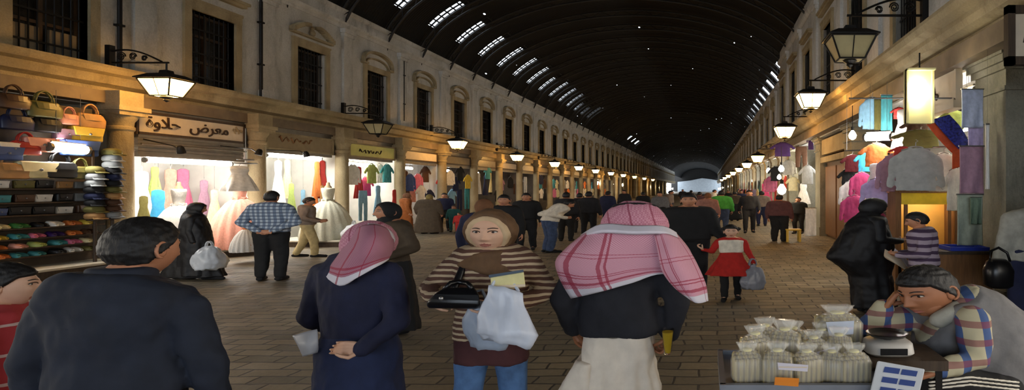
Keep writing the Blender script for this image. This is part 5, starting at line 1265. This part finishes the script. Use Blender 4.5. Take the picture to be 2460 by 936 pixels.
# --- man in dark jacket, seen from behind
def man_extra(root, W, child, HM, sp, A):
    b = bmesh.new(); q = Vector(sp[-1]); ringloft(b, [ell((0, q.y+y, q.z+z), rx, ry, 30, 2.2) for z, rx, ry, y in ((-.12, .15, .12, -.0), (-.06, .115, .104, .0), (-.03, .105, .10, .01), (.016, .098, .098, .012), (.024, .085, .088, .012))]); child('collar', b, 'denim_dark', .010, 2, .003)
    b = bmesh.new(); tube(b, [(-.165, -.085, 1.27), (-.09, -.135, 1.262), (0, -.148, 1.26), (.09, -.135, 1.262), (.165, -.085, 1.27)], .005, 6); child('yoke_seam', b, 'denim_dark', .005, 0, 0)
person('man with short dark hair in a dark navy jacket, seen from behind at left', ((268-1700)*2.35/1300, 2.38, 0), -12, 1.66, 1.34, .011, top='denim_dark', bottom=('trousers', 'black_wool'), arms=(((-.255, -.02, 1.10), (-.265, .04, .85), (0, .1, -1), (1, 0, 0), .5), ((.27, -.02, 1.10), (.285, .04, .85), (0, .1, -1), (-1, 0, 0), .5)),
       hres=72, head=dict(yaw=26, c=(.045, .05, 1.585), pitch=4, s=1.1), hx=1.5, loose=1.13, wr=.016, extras=man_extra, names=dict(top='jacket'), shoulders=[(-.192, -.01, 1.30), (.192, -.01, 1.31)], spine=[(0, 0, .93), (0, .0, 1.08), (0, -.005, 1.23), (0, -.01, 1.37), (.015, .005, 1.485)])
person('boy in red striped shirt cut by the left edge of the photo', ((-12-1700)*2.75/1300, 2.75, 0), 62, 1.40, 1.5, .013, skin='skin_pale', top='red_white_stripes', bottom=('trousers', 'jeans'), hres=60, head=dict(c=(0, .03, 1.60), s=1.12), loose=1.05)
# --- bowed elder in a red checked headscarf and navy clothes
EY = 3.2; EL = ((862-1700)*EY/1300, EY, 0)
def elder_extra(root, W, child, HM, sp, A):
    me = hood_mesh(HM, 56, .024, .055, .09, -.02, .03); child('headscarf', me, 'red_check_plain', amp=.004)
    pxsheet(root, EY, 'scarf_drape', 'red_check_scarf', [[(852, 552, .02), (872, 543, -.06), (898, 540, -.06), (926, 548, .0), (944, 572, .06)], [(838, 578, -.02), (868, 572, -.16), (900, 570, -.16), (930, 578, -.08), (946, 590, .04)], [(815, 612, -.05), (850, 612, -.19), (888, 605, -.19), (922, 602, -.12), (942, 605, .0)], [(790, 645, -.08), (825, 652, -.19), (868, 640, -.19), (908, 625, -.14), (936, 616, -.03)], [(780, 660, -.09), (818, 686, -.19), (862, 664, -.19), (905, 640, -.15), (932, 622, -.04)]])
    pxsheet(root, EY, 'scarf_border', 'lavender_border', [[(884, 538, -.03), (912, 541, -.02), (938, 556, .04), (948, 576, .08)], [(880, 548, -.09), (908, 553, -.07), (934, 570, .0), (944, 588, .05)]], 4)
person('bowed elder in a red and white checked headscarf and navy jacket, seen from behind', EL, 4, 1.60, 1.16, .011, skin='skin_pale', top='navy_coat', bottom=('robe', 'navy_robe'), hair=None, arms=(((-.28, -.02, 1.12), (-.26, .18, 1.0), (-.3, 1, -.2), (.6, 0, .6), .9), ((.285, -.10, 1.12), (.16, -.215, .985), (-1, -.12, .05), (0, -1, .3), .75)),
       hres=56, head=dict(c=(.02, .09, 1.575), yaw=20, pitch=18, roll=6), hx=1.4, loose=1.12, wr=.014, extras=elder_extra, names=dict(top='jacket'), spine=[(0, 0, .93), (0, -.01, 1.10), (0, -.01, 1.28), (.01, .02, 1.41), (.03, .06, 1.49)], tlen=.02, hand_s=1.05)
t = thing('paper', 'white sheet of paper held at the left side of the bowed elder', 'paper', at(732, 822, 3.1))
o = Vector(t.location); bm = sheet([[at(703, 806, 3.1)-o, at(732, 797, 3.08)-o, at(762, 790, 3.1)-o], [at(716, 830, 3.06)-o, at(740, 826, 3.05)-o, at(764, 820, 3.08)-o], [at(728, 856, 3.08)-o, at(748, 850, 3.06)-o, at(766, 845, 3.1)-o]], 4)
solid(obj('sheet', bm, 'plastic_blue', t, smooth=True), .004)
bm = sheet([[at(x, y+2, 3.125)-o for x, y in ((705, 807), (733, 799), (763, 792))], [at(x, y+2, 3.10)-o for x, y in ((728, 850), (748, 845), (766, 840))]], 3); solid(obj('second_sheet', bm, 'lavender_border', t, smooth=True), .003)
# --- woman in striped sweater walking toward the camera
WY_ = 3.25; WL = ((1182-1700)*WY_/1300, WY_, 0)
def woman_extra(root, W, child, HM, sp, A):
    me = hood_mesh(HM, 72, .024, .070, .102, -.012, .02); child('headscarf', me, 'scarf_brown', amp=.004)
    me = hood_mesh(HM, 72, .013, .060, .094, -.018, .0); child('under_scarf', me, 'scarf_cream', amp=0)
    b = bmesh.new(); q = Vector(sp[-1])
    for i, (z, rx, ry) in enumerate(((-.15, .14, .112), (-.12, .122, .104), (-.09, .104, .096), (-.065, .088, .088))): tube(b, [(rx*math.cos(a)*(1+.03*math.sin(3*a+i)), q.y+.012+ry*math.sin(a), q.z+z+.018*math.sin(a*2+i)+.012*math.cos(a)) for a in [2*math.pi*j/28 for j in range(29)]], .024, 10)
    child('scarf_wrap', b, 'scarf_brown', .010, 3, .006)
    b = bmesh.new(); ringsp(b, [(0, 0, .80), (0, 0, .93), (0, 0, 1.0)], [(0, .175, .14), (.5, .165, .135), (1, .158, .125)]); child('tunic_hem', b, 'maroon_cloth', .012, 3, .012)
    b = bmesh.new(); tube(b, [(.10, .075, 1.43), (.125, .155, 1.28), (.15, .19, 1.17)], .020, 8); child('bag_strap', b, 'gloss_black', .010, 1, 0)
person('young woman in a brown headscarf and striped sweater walking toward the camera', WL, 180, 1.655, 1.30, .010, skin='skin_pale', top='brown_cream_stripes', bottom=('trousers', 'blue_jeans'), hair=None, arms=(((-.285, .02, 1.235), (-.10, .235, 1.165), (1, .15, -.02), (.2, .1, 1), .55), ((.285, .02, 1.25), (.20, .21, 1.235), (-.8, .25, -.1), (.1, -.5, -.9), .9)),
       hres=110, head=dict(c=(0, .03, 1.60), s=1.0, pitch=2), loose=.98, bloose=.86, stride=.10, extras=woman_extra, wr=.008, names=dict(top='sweater'), hand_s=.95, spine=[(0, 0, .93), (0, .0, 1.10), (0, -.005, 1.28), (0, -.01, 1.43), (0, .005, 1.53)], shoulders=[(-.165, -.01, 1.405), (.165, -.01, 1.405)])
t = thing('handbag', 'glossy black handbag on the arm of the striped-sweater woman', 'bag', at(1088, 744, 2.92))
o = Vector(t.location); bm = bmesh.new()
ringloft(bm, [[at(px, py, 2.92+dy)-o for px, py, dy in r] for r in ([(1028, 740, -.03), (1146, 742, -.03), (1146, 742, .08), (1028, 740, .08)], [(1024, 728, -.06), (1154, 735, -.06), (1154, 735, .10), (1024, 728, .10)], [(1044, 705, -.05), (1150, 706, -.05), (1150, 706, .09), (1044, 705, .09)], [(1068, 690, -.02), (1140, 690, -.02), (1140, 690, .06), (1068, 690, .06)])]); bevel(bm, .012, 3)
obj('bag_body', bm, 'gloss_black', t, smooth=True, auto=60)
bm = bmesh.new(); tube(bm, [at(px, py, 2.92+dy)-o for px, py, dy in ((1066, 696, -.02), (1082, 680, 0), (1102, 676, .04), (1124, 680, .0), (1134, 694, -.02))], .014, 8); obj('bag_handle', bm, 'gloss_black', t, smooth=True)
bm = bmesh.new(); ringloft(bm, [[at(px, py, 2.85+dy)-o for px, py, dy in r] for r in ([(1046, 706, -.005), (1148, 708, -.005), (1148, 708, .005), (1046, 706, .005)], [(1040, 718, -.015), (1152, 722, -.015), (1152, 722, -.003), (1040, 718, -.003)])]); obj('flap', bm, 'gloss_black', t)
bm = bmesh.new(); ball(bm, at(1060, 716, 2.835)-o, .012, 2); obj('clasp', bm, 'steel', t)
t = thing('book', 'thick pale yellow and white book held in the arms of the striped-sweater woman', 'book', at(1218, 690, 2.9))
o = Vector(t.location)
def quadblock(bm, pts, Y, th):
    ringloft(bm, [[at(px, py, Y)-o for px, py in pts], [at(px, py, Y+th)-o for px, py in pts]])
M['pages'] = mat('book_pages', lin(212, 204, 150), .7, .08, 20, .1)
bm = bmesh.new(); quadblock(bm, ((1178, 664), (1258, 652), (1262, 684), (1180, 688)), 2.88, .10); bevel(bm, .004, 1); obj('pages', bm, 'pages', t)
bm = bmesh.new(); quadblock(bm, ((1174, 660), (1257, 647), (1258, 653), (1175, 667)), 2.87, .12); obj('cover', bm, mat('blue_grey_cover', lin(70, 84, 100), .6, .1, 6), t)
bm = bmesh.new(); quadblock(bm, ((1174, 686), (1262, 682), (1262, 688), (1174, 693)), 2.87, .12); obj('back_cover', bm, 'sign', t)
def pxbag(label, Y, d, rows, m, handle):
    global o
    ctr = rows[-1]; t = thing('carrier_bag', label, 'bag', at(sum(p[0] for p in ctr)/len(ctr), max(p[1] for p in ctr), Y)); o = Vector(t.location); R = []
    for r, dd in zip(rows, d):
        a, b = r; n = 9; f = [at(a[0]+(b[0]-a[0])*i/(n-1), a[1]+(b[1]-a[1])*i/(n-1), Y-dd*math.sin(math.pi*(.12+.76*i/(n-1))))-o for i in range(n)]; g = [at(a[0]+(b[0]-a[0])*i/(n-1), a[1]+(b[1]-a[1])*i/(n-1), Y+dd*math.sin(math.pi*(.12+.76*i/(n-1))))-o for i in range(n)]
        R.append(f+g[::-1])
    bm = bmesh.new(); ringloft(bm, R); bmesh.ops.subdivide_edges(bm, edges=bm.edges[:], cuts=2, use_grid_fill=True)
    me = bpy.data.meshes.new('b'); bmesh.ops.recalc_face_normals(bm, faces=bm.faces[:]); bm.to_mesh(me); bm.free(); wrinkle(me, .022, (11, 11, 8), Y*3); obj('bag_body', me, m, t, smooth=True)
    bm = bmesh.new(); tube(bm, [at(px, py, Y+dy)-o for px, py, dy in handle], .009, 6); obj('bag_handle', bm, m, t)
    return t
pxbag('large pale plastic bag hanging in front of the striped-sweater woman', 2.86, (.03, .05, .09, .11, .09), [((1172, 682), (1258, 703)), ((1166, 715), (1262, 735)), ((1152, 760), (1276, 775)), ((1143, 800), (1292, 805)), ((1160, 815), (1272, 834))], 'plastic_blue', [(1180, 690, 0), (1190, 672, .03), (1212, 668, .04), (1235, 680, .03), (1246, 700, 0)])
pxbag('second plastic bag half hidden behind the large pale one', 3.02, (.03, .05, .07, .05), [((1128, 720), (1200, 735)), ((1116, 765), (1215, 780)), ((1112, 800), (1228, 812)), ((1130, 832), (1215, 838))], 'plastic_dull', [(1135, 722, 0), (1142, 700, .0), (1158, 696, .0), (1172, 726, 0)])
# --- man in a red checked shawl, dark jacket and white robe
SYD = 3.2; SL = ((1488-1700)*SYD/1300, SYD, 0)
def sheikh_extra(root, W, child, HM, sp, A):
    me = hood_mesh(HM, 64, .030, .055, .09, -.02, .02); child('headscarf', me, 'red_check_plain', amp=.005)
    b = bmesh.new()
    for z, r in ((.092, .82), (.107, .74)): tube(b, [HM @ Vector((.097*r*math.cos(a), -.004+.118*r*math.sin(a), z-.012*math.sin(a))) for a in [2*math.pi*i/36 for i in range(37)]], .011, 8)
    child('head_cord', b, 'black_wool', .007, 1, 0)
    pxsheet(root, SYD, 'shawl', 'red_check_shawl', [[(1402, 563, -.06), (1448, 550, -.16), (1520, 550, -.18), (1590, 551, -.14), (1624, 562, .02)], [(1362, 596, -.10), (1430, 598, -.23), (1520, 600, -.22), (1606, 597, -.18), (1655, 600, .02)], [(1336, 628, -.10), (1418, 640, -.23), (1520, 632, -.24), (1612, 628, -.20), (1668, 640, .0)], [(1346, 668, -.13), (1425, 676, -.24), (1520, 655, -.24), (1600, 648, -.20), (1655, 665, -.04)], [(1372, 716, -.12), (1440, 700, -.22), (1520, 678, -.24), (1590, 656, -.20), (1640, 670, -.06)]])
    pxsheet(root, SYD, 'shawl_border', 'lavender_border', [[(1398, 566, .0), (1445, 541, -.15), (1520, 545, -.2), (1590, 545, -.16), (1622, 560, .0)], [(1396, 572, -.05), (1446, 557, -.21), (1520, 560, -.25), (1592, 560, -.21), (1626, 572, -.05)]], 5, .02)
    pxsheet(root, SYD, 'shawl_tail', 'red_check_shawl', [[(1572, 566, -.20), (1600, 562, -.20), (1632, 574, -.12)], [(1582, 612, -.26), (1618, 606, -.26), (1656, 604, -.14)], [(1592, 652, -.27), (1636, 646, -.28), (1676, 640, -.16)], [(1622, 690, -.25), (1656, 690, -.27), (1694, 682, -.18)], [(1652, 712, -.24), (1676, 728, -.26), (1700, 722, -.2)]])
    b = bmesh.new(); ringloft(b, [ell((0, 0, z), rx, ry, 44, 2.4, pl, 13, 2) for z, rx, ry, pl in ((.95, .17, .14, .0), (.75, .185, .16, .03), (.45, .205, .19, .05), (.1, .23, .22, .06))]); child('robe', b, 'white_robe', .012, 3, .02)
    b = bmesh.new(); ringloft(b, [ell((x, .0, z), rx, .16, 24, 2.2, .05, 5) for z, rx, x in ((.80, .06, -.14), (.6, .12, -.18), (.35, .17, -.24), (.1, .2, -.28))]); child('robe_fold', b, 'white_robe', .014, 3, .015)
person('man in a red and white checked shawl, dark jacket and white robe, seen from behind', SL, 2, 1.735, 1.22, .011, skin='skin_dark', top='jacket_black', bottom=('none', None), hair=None, arms=(((-.27, -.02, 1.13), (-.245, .10, .93), (.1, .5, -.8), (1, 0, 0), .7), ((.28, -.03, 1.13), (.235, .03, .93), (-.15, .2, -1), (-1, .1, 0), 1.0)),
       hres=56, head=dict(c=(.07, .05, 1.56), pitch=10), hx=1.85, loose=1.12, wr=.012, extras=sheikh_extra, names=dict(top='jacket'), tlen=.0, shoulders=[(-.175, -.005, 1.365), (.175, -.005, 1.365)])
t = thing('drink_cup', 'clear cup of yellow drink in the hand of the man in the checked shawl', 'cup', at(1604, 846, 3.12))
bm = bmesh.new(); lathe(bm, [(.018, 0), (.022, .02), (.036, .12)], 18, sx=.9); obj('drink', bm, mat('yellow_juice', lin(216, 180, 50), .2, .08, 6, 0), t, smooth=True, auto=50)
bm = bmesh.new(); lathe(bm, [(.020, -.008), (.024, .0), (.039, .125), (.041, .135), (.0375, .125), (.0230, .005), (.0195, .0)], 18, sx=.9)
gm, nt, b = _mat('clear_plastic'); b.inputs['Transmission Weight'].default_value = 1; b.inputs['Roughness'].default_value = .08; b.inputs['IOR'].default_value = 1.15; M['clear'] = gm
obj('cup_wall', bm, 'clear', t, smooth=True, auto=50)
# --- woman in black chador with a newspaper, young seller in stripes
def chador_extra(root, W, child, HM, sp, A):
    b = bmesh.new(); ringloft(b, [ell(c, rx, ry, 44, 2.1, pl, 11, ph) for c, rx, ry, pl, ph in (((0, -.03, 1.56), .09, .10, 0, 0), ((0, -.045, 1.47), .13, .13, 0, 0), ((0, -.055, 1.37), .215, .18, 0, 0), ((0, -.065, 1.24), .25, .225, .01, .6), ((0, -.085, 1.05), .26, .285, .02, 1), ((0, -.105, .90), .26, .335, .02, 1.4), ((0, -.11, .84), .255, .335, .02, 1.6), ((0, -.06, .70), .23, .255, .03, 2.0), ((0, -.02, .58), .215, .20, .03, 2.4), ((0, .0, .4), .22, .2, .05, 2.6), ((0, .02, .08), .23, .21, .06, 2.8))]); child('chador', b, 'black_silk', .018, 4, .016)
    child('veil', hood_mesh(HM, 48, .03, .055, .09, -.015, .03), 'black_silk', amp=.004)
    b = bmesh.new(); ball(b, Vector(sp[-1])+Vector((0, .09, -.06)), .075, 2, (1, .6, 1.2)); child('neck_scarf', b, 'magenta_cloth', .012, 2, .006)
person('woman in a black chador reading a newspaper beside the clothes stall', gx(2095, 7.85), 78, 1.63, 1.62, .018, top='black_silk', bottom=('none', None), hair=None, skin='skin_pale', arms=('front', 'front'), hres=48, extras=chador_extra, head=dict(pitch=12))
t = thing('newspaper', 'folded pale newspaper held by the woman in the black chador', 'newspaper', at(2156, 622, 7.35)); o = Vector(t.location)
bm = sheet([[at(2126, 598, 7.4)-o, at(2150, 612, 7.3)-o, at(2180, 634, 7.4)-o], [at(2124, 614, 7.35)-o, at(2148, 628, 7.25)-o, at(2176, 646, 7.35)-o], [at(2132, 622, 7.4)-o, at(2154, 634, 7.3)-o, at(2182, 652, 7.4)-o]], 4); solid(obj('outer_page', bm, 'sign', t, smooth=True), .01)
bm = sheet([[at(2150, 596, 7.42)-o, at(2172, 616, 7.36)-o, at(2188, 636, 7.42)-o], [at(2146, 606, 7.4)-o, at(2168, 626, 7.33)-o, at(2186, 648, 7.4)-o]], 4); solid(obj('inner_page', bm, 'lavender_border', t, smooth=True), .006)
person('young seller in purple striped jersey facing left before the yellow cabinet', gx(2222, 6.9), -72, 1.49, 1.62, .016, top='purple_striped_jersey', bottom=('trousers', 'black_wool'), arms=('front', 'front'), hres=48, head=dict(pitch=16, c=(0, .07, 1.60)), loose=1.08, spine=[(0, 0, .93), (0, .01, 1.10), (0, .02, 1.28), (0, .03, 1.42), (0, .05, 1.50)])
person('person in grey shirt and navy trousers cut by the right edge of the photo', gx(2494, 6.6), -6, 1.78, 1.75, .016, top='shirt_grey', bottom=('trousers', 'navy_cloth'), loose=1.22, hres=36, arms=('down', 'down'), tlen=.04)
t = thing('shoulder_bag', 'black bag hanging against the person in grey at the right edge', 'bag', at(2398, 690, 6.3)); bm = bmesh.new()
ringloft(bm, [ell((0, 0, z), rx, ry, 22, 3) for z, rx, ry in ((0, .11, .09), (.03, .15, .12), (.2, .16, .13), (.30, .12, .10), (.33, .08, .06))]); obj('bag_body', bm, 'gloss_black', t, smooth=True, auto=50)
bm = bmesh.new(); tube(bm, [(-.1, 0, .3), (-.08, .02, .42), (.02, .03, .46), (.12, .03, .40), (.14, 0, .3)], .016, 8); obj('bag_strap', bm, 'gloss_black', t, smooth=True)
# --- seated street seller, cheek on hand
QY, QX, QS = 2.75, (2240-1700)*2.75/1300, 1.30
def q(px, py, dy): 
    p = at(px, py, QY+dy); return ((p.x-QX)/QS, dy, p.z)
def seller_extra(root, W, child, HM, sp, A):
    b = bmesh.new(); ringsp(b, sp, [(-0+.0, .25, .20), (.25, .25, .205), (.5, .24, .205), (.72, .205, .17), (.85, .175, .14), (.93, .10, .09)]); sweep(b, [(*q(2200, 748, .12), .070), (*q(2268, 765, -.0), .05), (*q(2312, 755, -.12), .058)], 2); child('vest', b, 'vest_grey', .012, 4, .014)
    b = bmesh.new(); sweep(b, [(*q(2256, 768, -.10), .040), (*q(2285, 752, -.12), .038), (*q(2300, 738, -.06), .036)], 2); child('collar', b, 'shirt_grey', .01, 3, .004)
    for i in range(3):
        b = bmesh.new(); tube(b, [q(2450, 918+i*9, -.30), q(2330, 905+i*9, -.37), q(2230, 918+i*8, -.37)], .006, 6); child('trouser_stripe', b, 'white_shirt', .006, 0, 0)
person('seated street seller in grey vest and plaid shirt resting his cheek on his hand', (QX, QY, 0), 0, 1.72, QS, .011, skin='skin_dark', top='plaid_cotton', bottom=('trousers', 'black_wool'), hres=100,
       head=dict(c=q(2228, 700, -.03), yaw=-128, pitch=14, roll=4, s=1.02), spine=[q(2390, 930, .06), q(2372, 870, .05), q(2335, 805, .02), q(2290, 762, -.01), q(2258, 742, -.02)], shoulders=[q(2198, 760, .12), q(2338, 765, -.17)],
       arms=((q(2086, 785, .06), q(2122, 742, .0), (.50, -.10, .86), (.7, -.2, -.4), 1.0), (q(2345, 862, -.26), q(2238, 890, -.34), (-1, -.1, -.2), (0, .2, -1), .6)),
       legs=[[q(2380, 925, .12), q(2120, 850, .10), (q(2170, 900, .12)[0], .16, .50), (q(2120, 900, 0)[0], .12, .46)], [q(2400, 935, -.12), q(2180, 895, -.24), (q(2240, 900, 0)[0], .0, .50), (q(2190, 900, 0)[0], -.02, .46)]], loose=.93, wr=.012, names=dict(top='shirt'), hand_s=1.05, shoe='black', extras=seller_extra)
t = thing('crate', 'low wooden crate the seated seller rests his feet and seat on', 'crate', (QX, QY+.05, 0))
bm = bmesh.new()
for i in range(4): box(bm, -.22, .75, -.1, .42, .02+.105*i, .105+.105*i)
obj('slats', bm, 'wood', t); bm = bmesh.new(); box(bm, .12, .62, -.08, .36, .43, .70); obj('seat_box', bm, 'wood_dark', t)
# --- the seller's goods
t = thing('vendor_cart', 'pale metal tray cart carrying the cellophane packets', 'cart', (.42, 2.38, 0))
M['tray_metal'] = mat('pale_blue_grey_metal', lin(126, 130, 140), .4, .12, 6, .1, .3)
bm = bmesh.new(); box(bm, -.36, .33, -.22, .24, .985, 1.0); obj('tray_base', bm, 'tray_metal', t)
bm = bmesh.new()
for y in (-.22, .24): box(bm, -.37, .34, y-.012, y+.012, .98, 1.02)
for x in (-.36, .33): box(bm, x-.012, x+.012, -.22, .24, .98, 1.02)
obj('tray_rim', bm, 'tray_metal', t)
for x in (-.32, .29):
    for y in (-.18, .2):
        bm = bmesh.new(); box(bm, x-.02, x+.02, y-.02, y+.02, 0, .985); obj('leg', bm, 'iron', t)
def sticks_mat():
    m, nt, b = _mat('bundled_pale_sticks'); tc = N(nt, 'ShaderNodeTexCoord'); wv = N(nt, 'ShaderNodeTexWave'); wv.bands_direction = 'X'; wv.inputs['Scale'].default_value = 11; wv.inputs['Distortion'].default_value = 1.2
    nt.links.new(tc.outputs['Object'], wv.inputs['Vector']); nt.links.new(mixc(nt, wv.outputs['Fac'], lin(96, 80, 40), lin(176, 158, 100)), b.inputs['Base Color']); b.inputs['Roughness'].default_value = .28
    bump(nt, b, wv.outputs['Fac'], .6, .01); M['sticks'] = m
sticks_mat()
gm, nt, b = _mat('cellophane'); b.inputs['Base Color'].default_value = (.95, .95, .9, 1); b.inputs['Roughness'].default_value = .12; b.inputs['Alpha'].default_value = .22; M['film'] = gm
def mk_packet():
    t = thing('cellophane_packet', '', 'packet')
    bm = bmesh.new()
    for i in range(5):
        for j in range(3): lathe(bm, [(.016, .005), (.017, .01), (.017, .125+.01*((i*3+j) % 3)), (.012, .135+.01*((i*3+j) % 3))], 8, (-.056+.028*i, -.034+.034*j, 0))
    obj('sticks', bm, 'sticks', t, smooth=True, auto=50)['kind'] = 'stuff'
    bm = bmesh.new(); ringloft(bm, [ell((0, 0, z), rx, ry, 24, 3.4, pl, 7, z*30) for z, rx, ry, pl in ((.001, .07, .052, 0), (.02, .082, .062, .02), (.12, .082, .062, .03), (.155, .065, .045, .08), (.175, .03, .02, .15), (.20, .045, .03, .2), (.215, .05, .034, .2))]); obj('film', bm, 'film', t, smooth=True)
    bm = bmesh.new(); lathe(bm, [(.024, .170), (.026, .175), (.024, .180)], 12); obj('tie', bm, 'pages', t, smooth=True)
    return t
proto('packet', mk_packet)
for px, Y, s, r, lb in ((1795, 2.25, (1, 1, .92), .1, 'cellophane packet at the left front corner of the cart'), (1868, 2.23, (1, 1, .95), -.1, 'cellophane packet second from the left in the front row'), (1938, 2.24, (1, 1, .9), .2, 'cellophane packet in the middle of the front row behind the orange card'), (1998, 2.26, (.9, 1, .85), -.2, 'cellophane packet fourth from the left in the front row'), (2052, 2.24, (1, 1, .9), .1, 'cellophane packet at the right end of the front row'),
                     (1815, 2.41, (1.1, 1, 1.1), .3, 'cellophane packet at the left of the back row'), (1885, 2.43, (1.15, 1, 1.2), -.2, 'tallest cellophane packet in the back row'), (1955, 2.42, (1, 1, .95), .1, 'cellophane packet in the middle of the back row'), (2015, 2.44, (1, 1, 1), -.1, 'cellophane packet at the right of the back row'),
                     (1838, 2.55, (1.1, 1, 1.1), .2, 'cellophane packet behind the left of the back row'), (1905, 2.56, (1.1, 1, 1.0), -.3, 'cellophane packet behind the tallest one'), (1975, 2.56, (1.0, 1, .95), .2, 'cellophane packet behind the middle of the back row')):
    put('packet', ((px-VX)*Y/FPX, Y, 1.001), r*1.6, (s[0]*.82, s[1]*.8, s[2]*.80), 'white', lb, 'packet', 'cellophane packets on the cart')
def card(label, pts, Y, th, m, edge):
    global o
    t = thing('price_card', label, 'card', at(sum(p[0] for p in pts)/4, max(p[1] for p in pts), Y)); o = Vector(t.location)
    bm = bmesh.new(); quadblock(bm, pts, Y, th); obj('card', bm, m, t)
    cx = sum(p[0] for p in pts)/4; cy = sum(p[1] for p in pts)/4; bm = bmesh.new(); quadblock(bm, [(cx+(p[0]-cx)*.94, p[1]+(cy-p[1])*.86 if p[1] < cy else cy+(p[1]-cy)*.2) for p in pts], Y-.002, .002); obj('card_face', bm, edge, t)
    return t
M['orange_card'] = mat('orange_card_stock', lin(216, 128, 30), .6, .1, 4, .05)
card('small white price card leaning on the front packets', ((1868, 870), (1942, 876), (1940, 892), (1870, 887)), 2.14, .006, 'lavender_border', 'sign')
card('orange card lying against the front rim of the cart', ((1862, 905), (1920, 908), (1918, 928), (1860, 924)), 2.13, .008, 'orange_card', 'orange_card')
card('lilac price card lying aslant on the back packets', ((1945, 850), (2005, 832), (2008, 840), (1956, 856)), 2.33, .02, 'lavender_border', 'lavender_border')
# raised packet with pale blue card, black stand, white scale
t = thing('stand', 'black box stand between the packets and the seller', 'stand', ((2085-VX)*2.62/FPX, 2.66, 0)); bm = bmesh.new(); box(bm, -.20, .17, -.11, .12, 0, 1.02); bevel(bm, .01, 2); obj('stand_body', bm, 'black', t)
bm = bmesh.new(); box(bm, -.24, .21, -.13, .14, 1.02, 1.045); bevel(bm, .006, 2); obj('stand_top', bm, 'gloss_black', t)
t = dup(FIRST['packet'], ((2012-VX)*2.64/FPX, 2.64, 1.046), .1, 'wide cellophane packet raised on the black stand above the others', 'cellophane packets on the cart', (1.45, 1.1, .85))
card('pale blue card leaning on the raised packet', ((1984, 773), (2052, 770), (2050, 802), (1992, 806)), 2.54, .008, 'plastic_blue', 'lavender_border')
t = thing('weighing_scale', 'white weighing scale with a black pan beside the raised packet', 'scale', ((2132-VX)*2.5/FPX, 2.5, 1.045)); M['scale_white'] = mat('off_white_plastic', lin(186, 182, 176), .4, .06, 5, .05)
bm = bmesh.new(); ringloft(bm, [ell((0, 0, z), rx, ry, 24, 3.2) for z, rx, ry in ((0, .10, .08), (.01, .112, .09), (.05, .105, .085), (.06, .09, .07))]); obj('scale_body', bm, 'scale_white', t, smooth=True, auto=50)
bm = bmesh.new(); lathe(bm, [(.02, .06), (.02, .072), (.07, .076), (.085, .09), (.08, .092), (.06, .082)], 22, sx=1.15); obj('scale_pan', bm, 'gloss_black', t, smooth=True, auto=50)
bm = bmesh.new(); box(bm, -.06, .06, -.092, -.086, .012, .04); obj('display', bm, 'black', t)
bm = bmesh.new(); box(bm, -.15, .18, -.14, .14, 0, 1.04)
t = thing('side_table', 'dark side table under the weighing scale', 'table', ((2150-VX)*2.5/FPX, 2.5, 0)); bm2 = bmesh.new(); box(bm2, -.17, .19, -.13, .13, 1.0, 1.044); obj('table_top', bm2, 'wood_dark', t); bm.free(); bm = bmesh.new()
for sx in (-1, 1):
    for sy in (-1, 1): box(bm, sx*.15-.015, sx*.15+.015, sy*.11-.015, sy*.11+.015, 0, 1.0)
obj('table_frame', bm, 'iron', t)['kind'] = 'stuff'
t = thing('carton', 'blue and white patterned carton standing before the seated seller', 'carton', at(2155, 940, 2.12)); o = Vector(t.location)
bm = bmesh.new(); quadblock(bm, ((2108, 866), (2222, 886), (2205, 960), (2088, 948)), 2.10, .16); bevel(bm, .004, 1); obj('carton_body', bm, mat('white_card', lin(190, 194, 200), .6, .06, 5, .05), t)
M['carton_blue'] = mat('printed_blue', lin(44, 66, 128), .5, .2, 4, .02)
for j in range(3):
    for i in range(2):
        bm = bmesh.new(); x0, x1 = 2126+i*42, 2163+i*42; dy = 880+j*24; quadblock(bm, ((x0-j*5, dy+i*6), (x1-j*5, dy+5+i*6), (x1-j*5-4, dy+24+i*6-6), (x0-j*5-4, dy+19+i*6-6)), 2.097, .003); obj('printed_panel', bm, 'carton_blue', t)
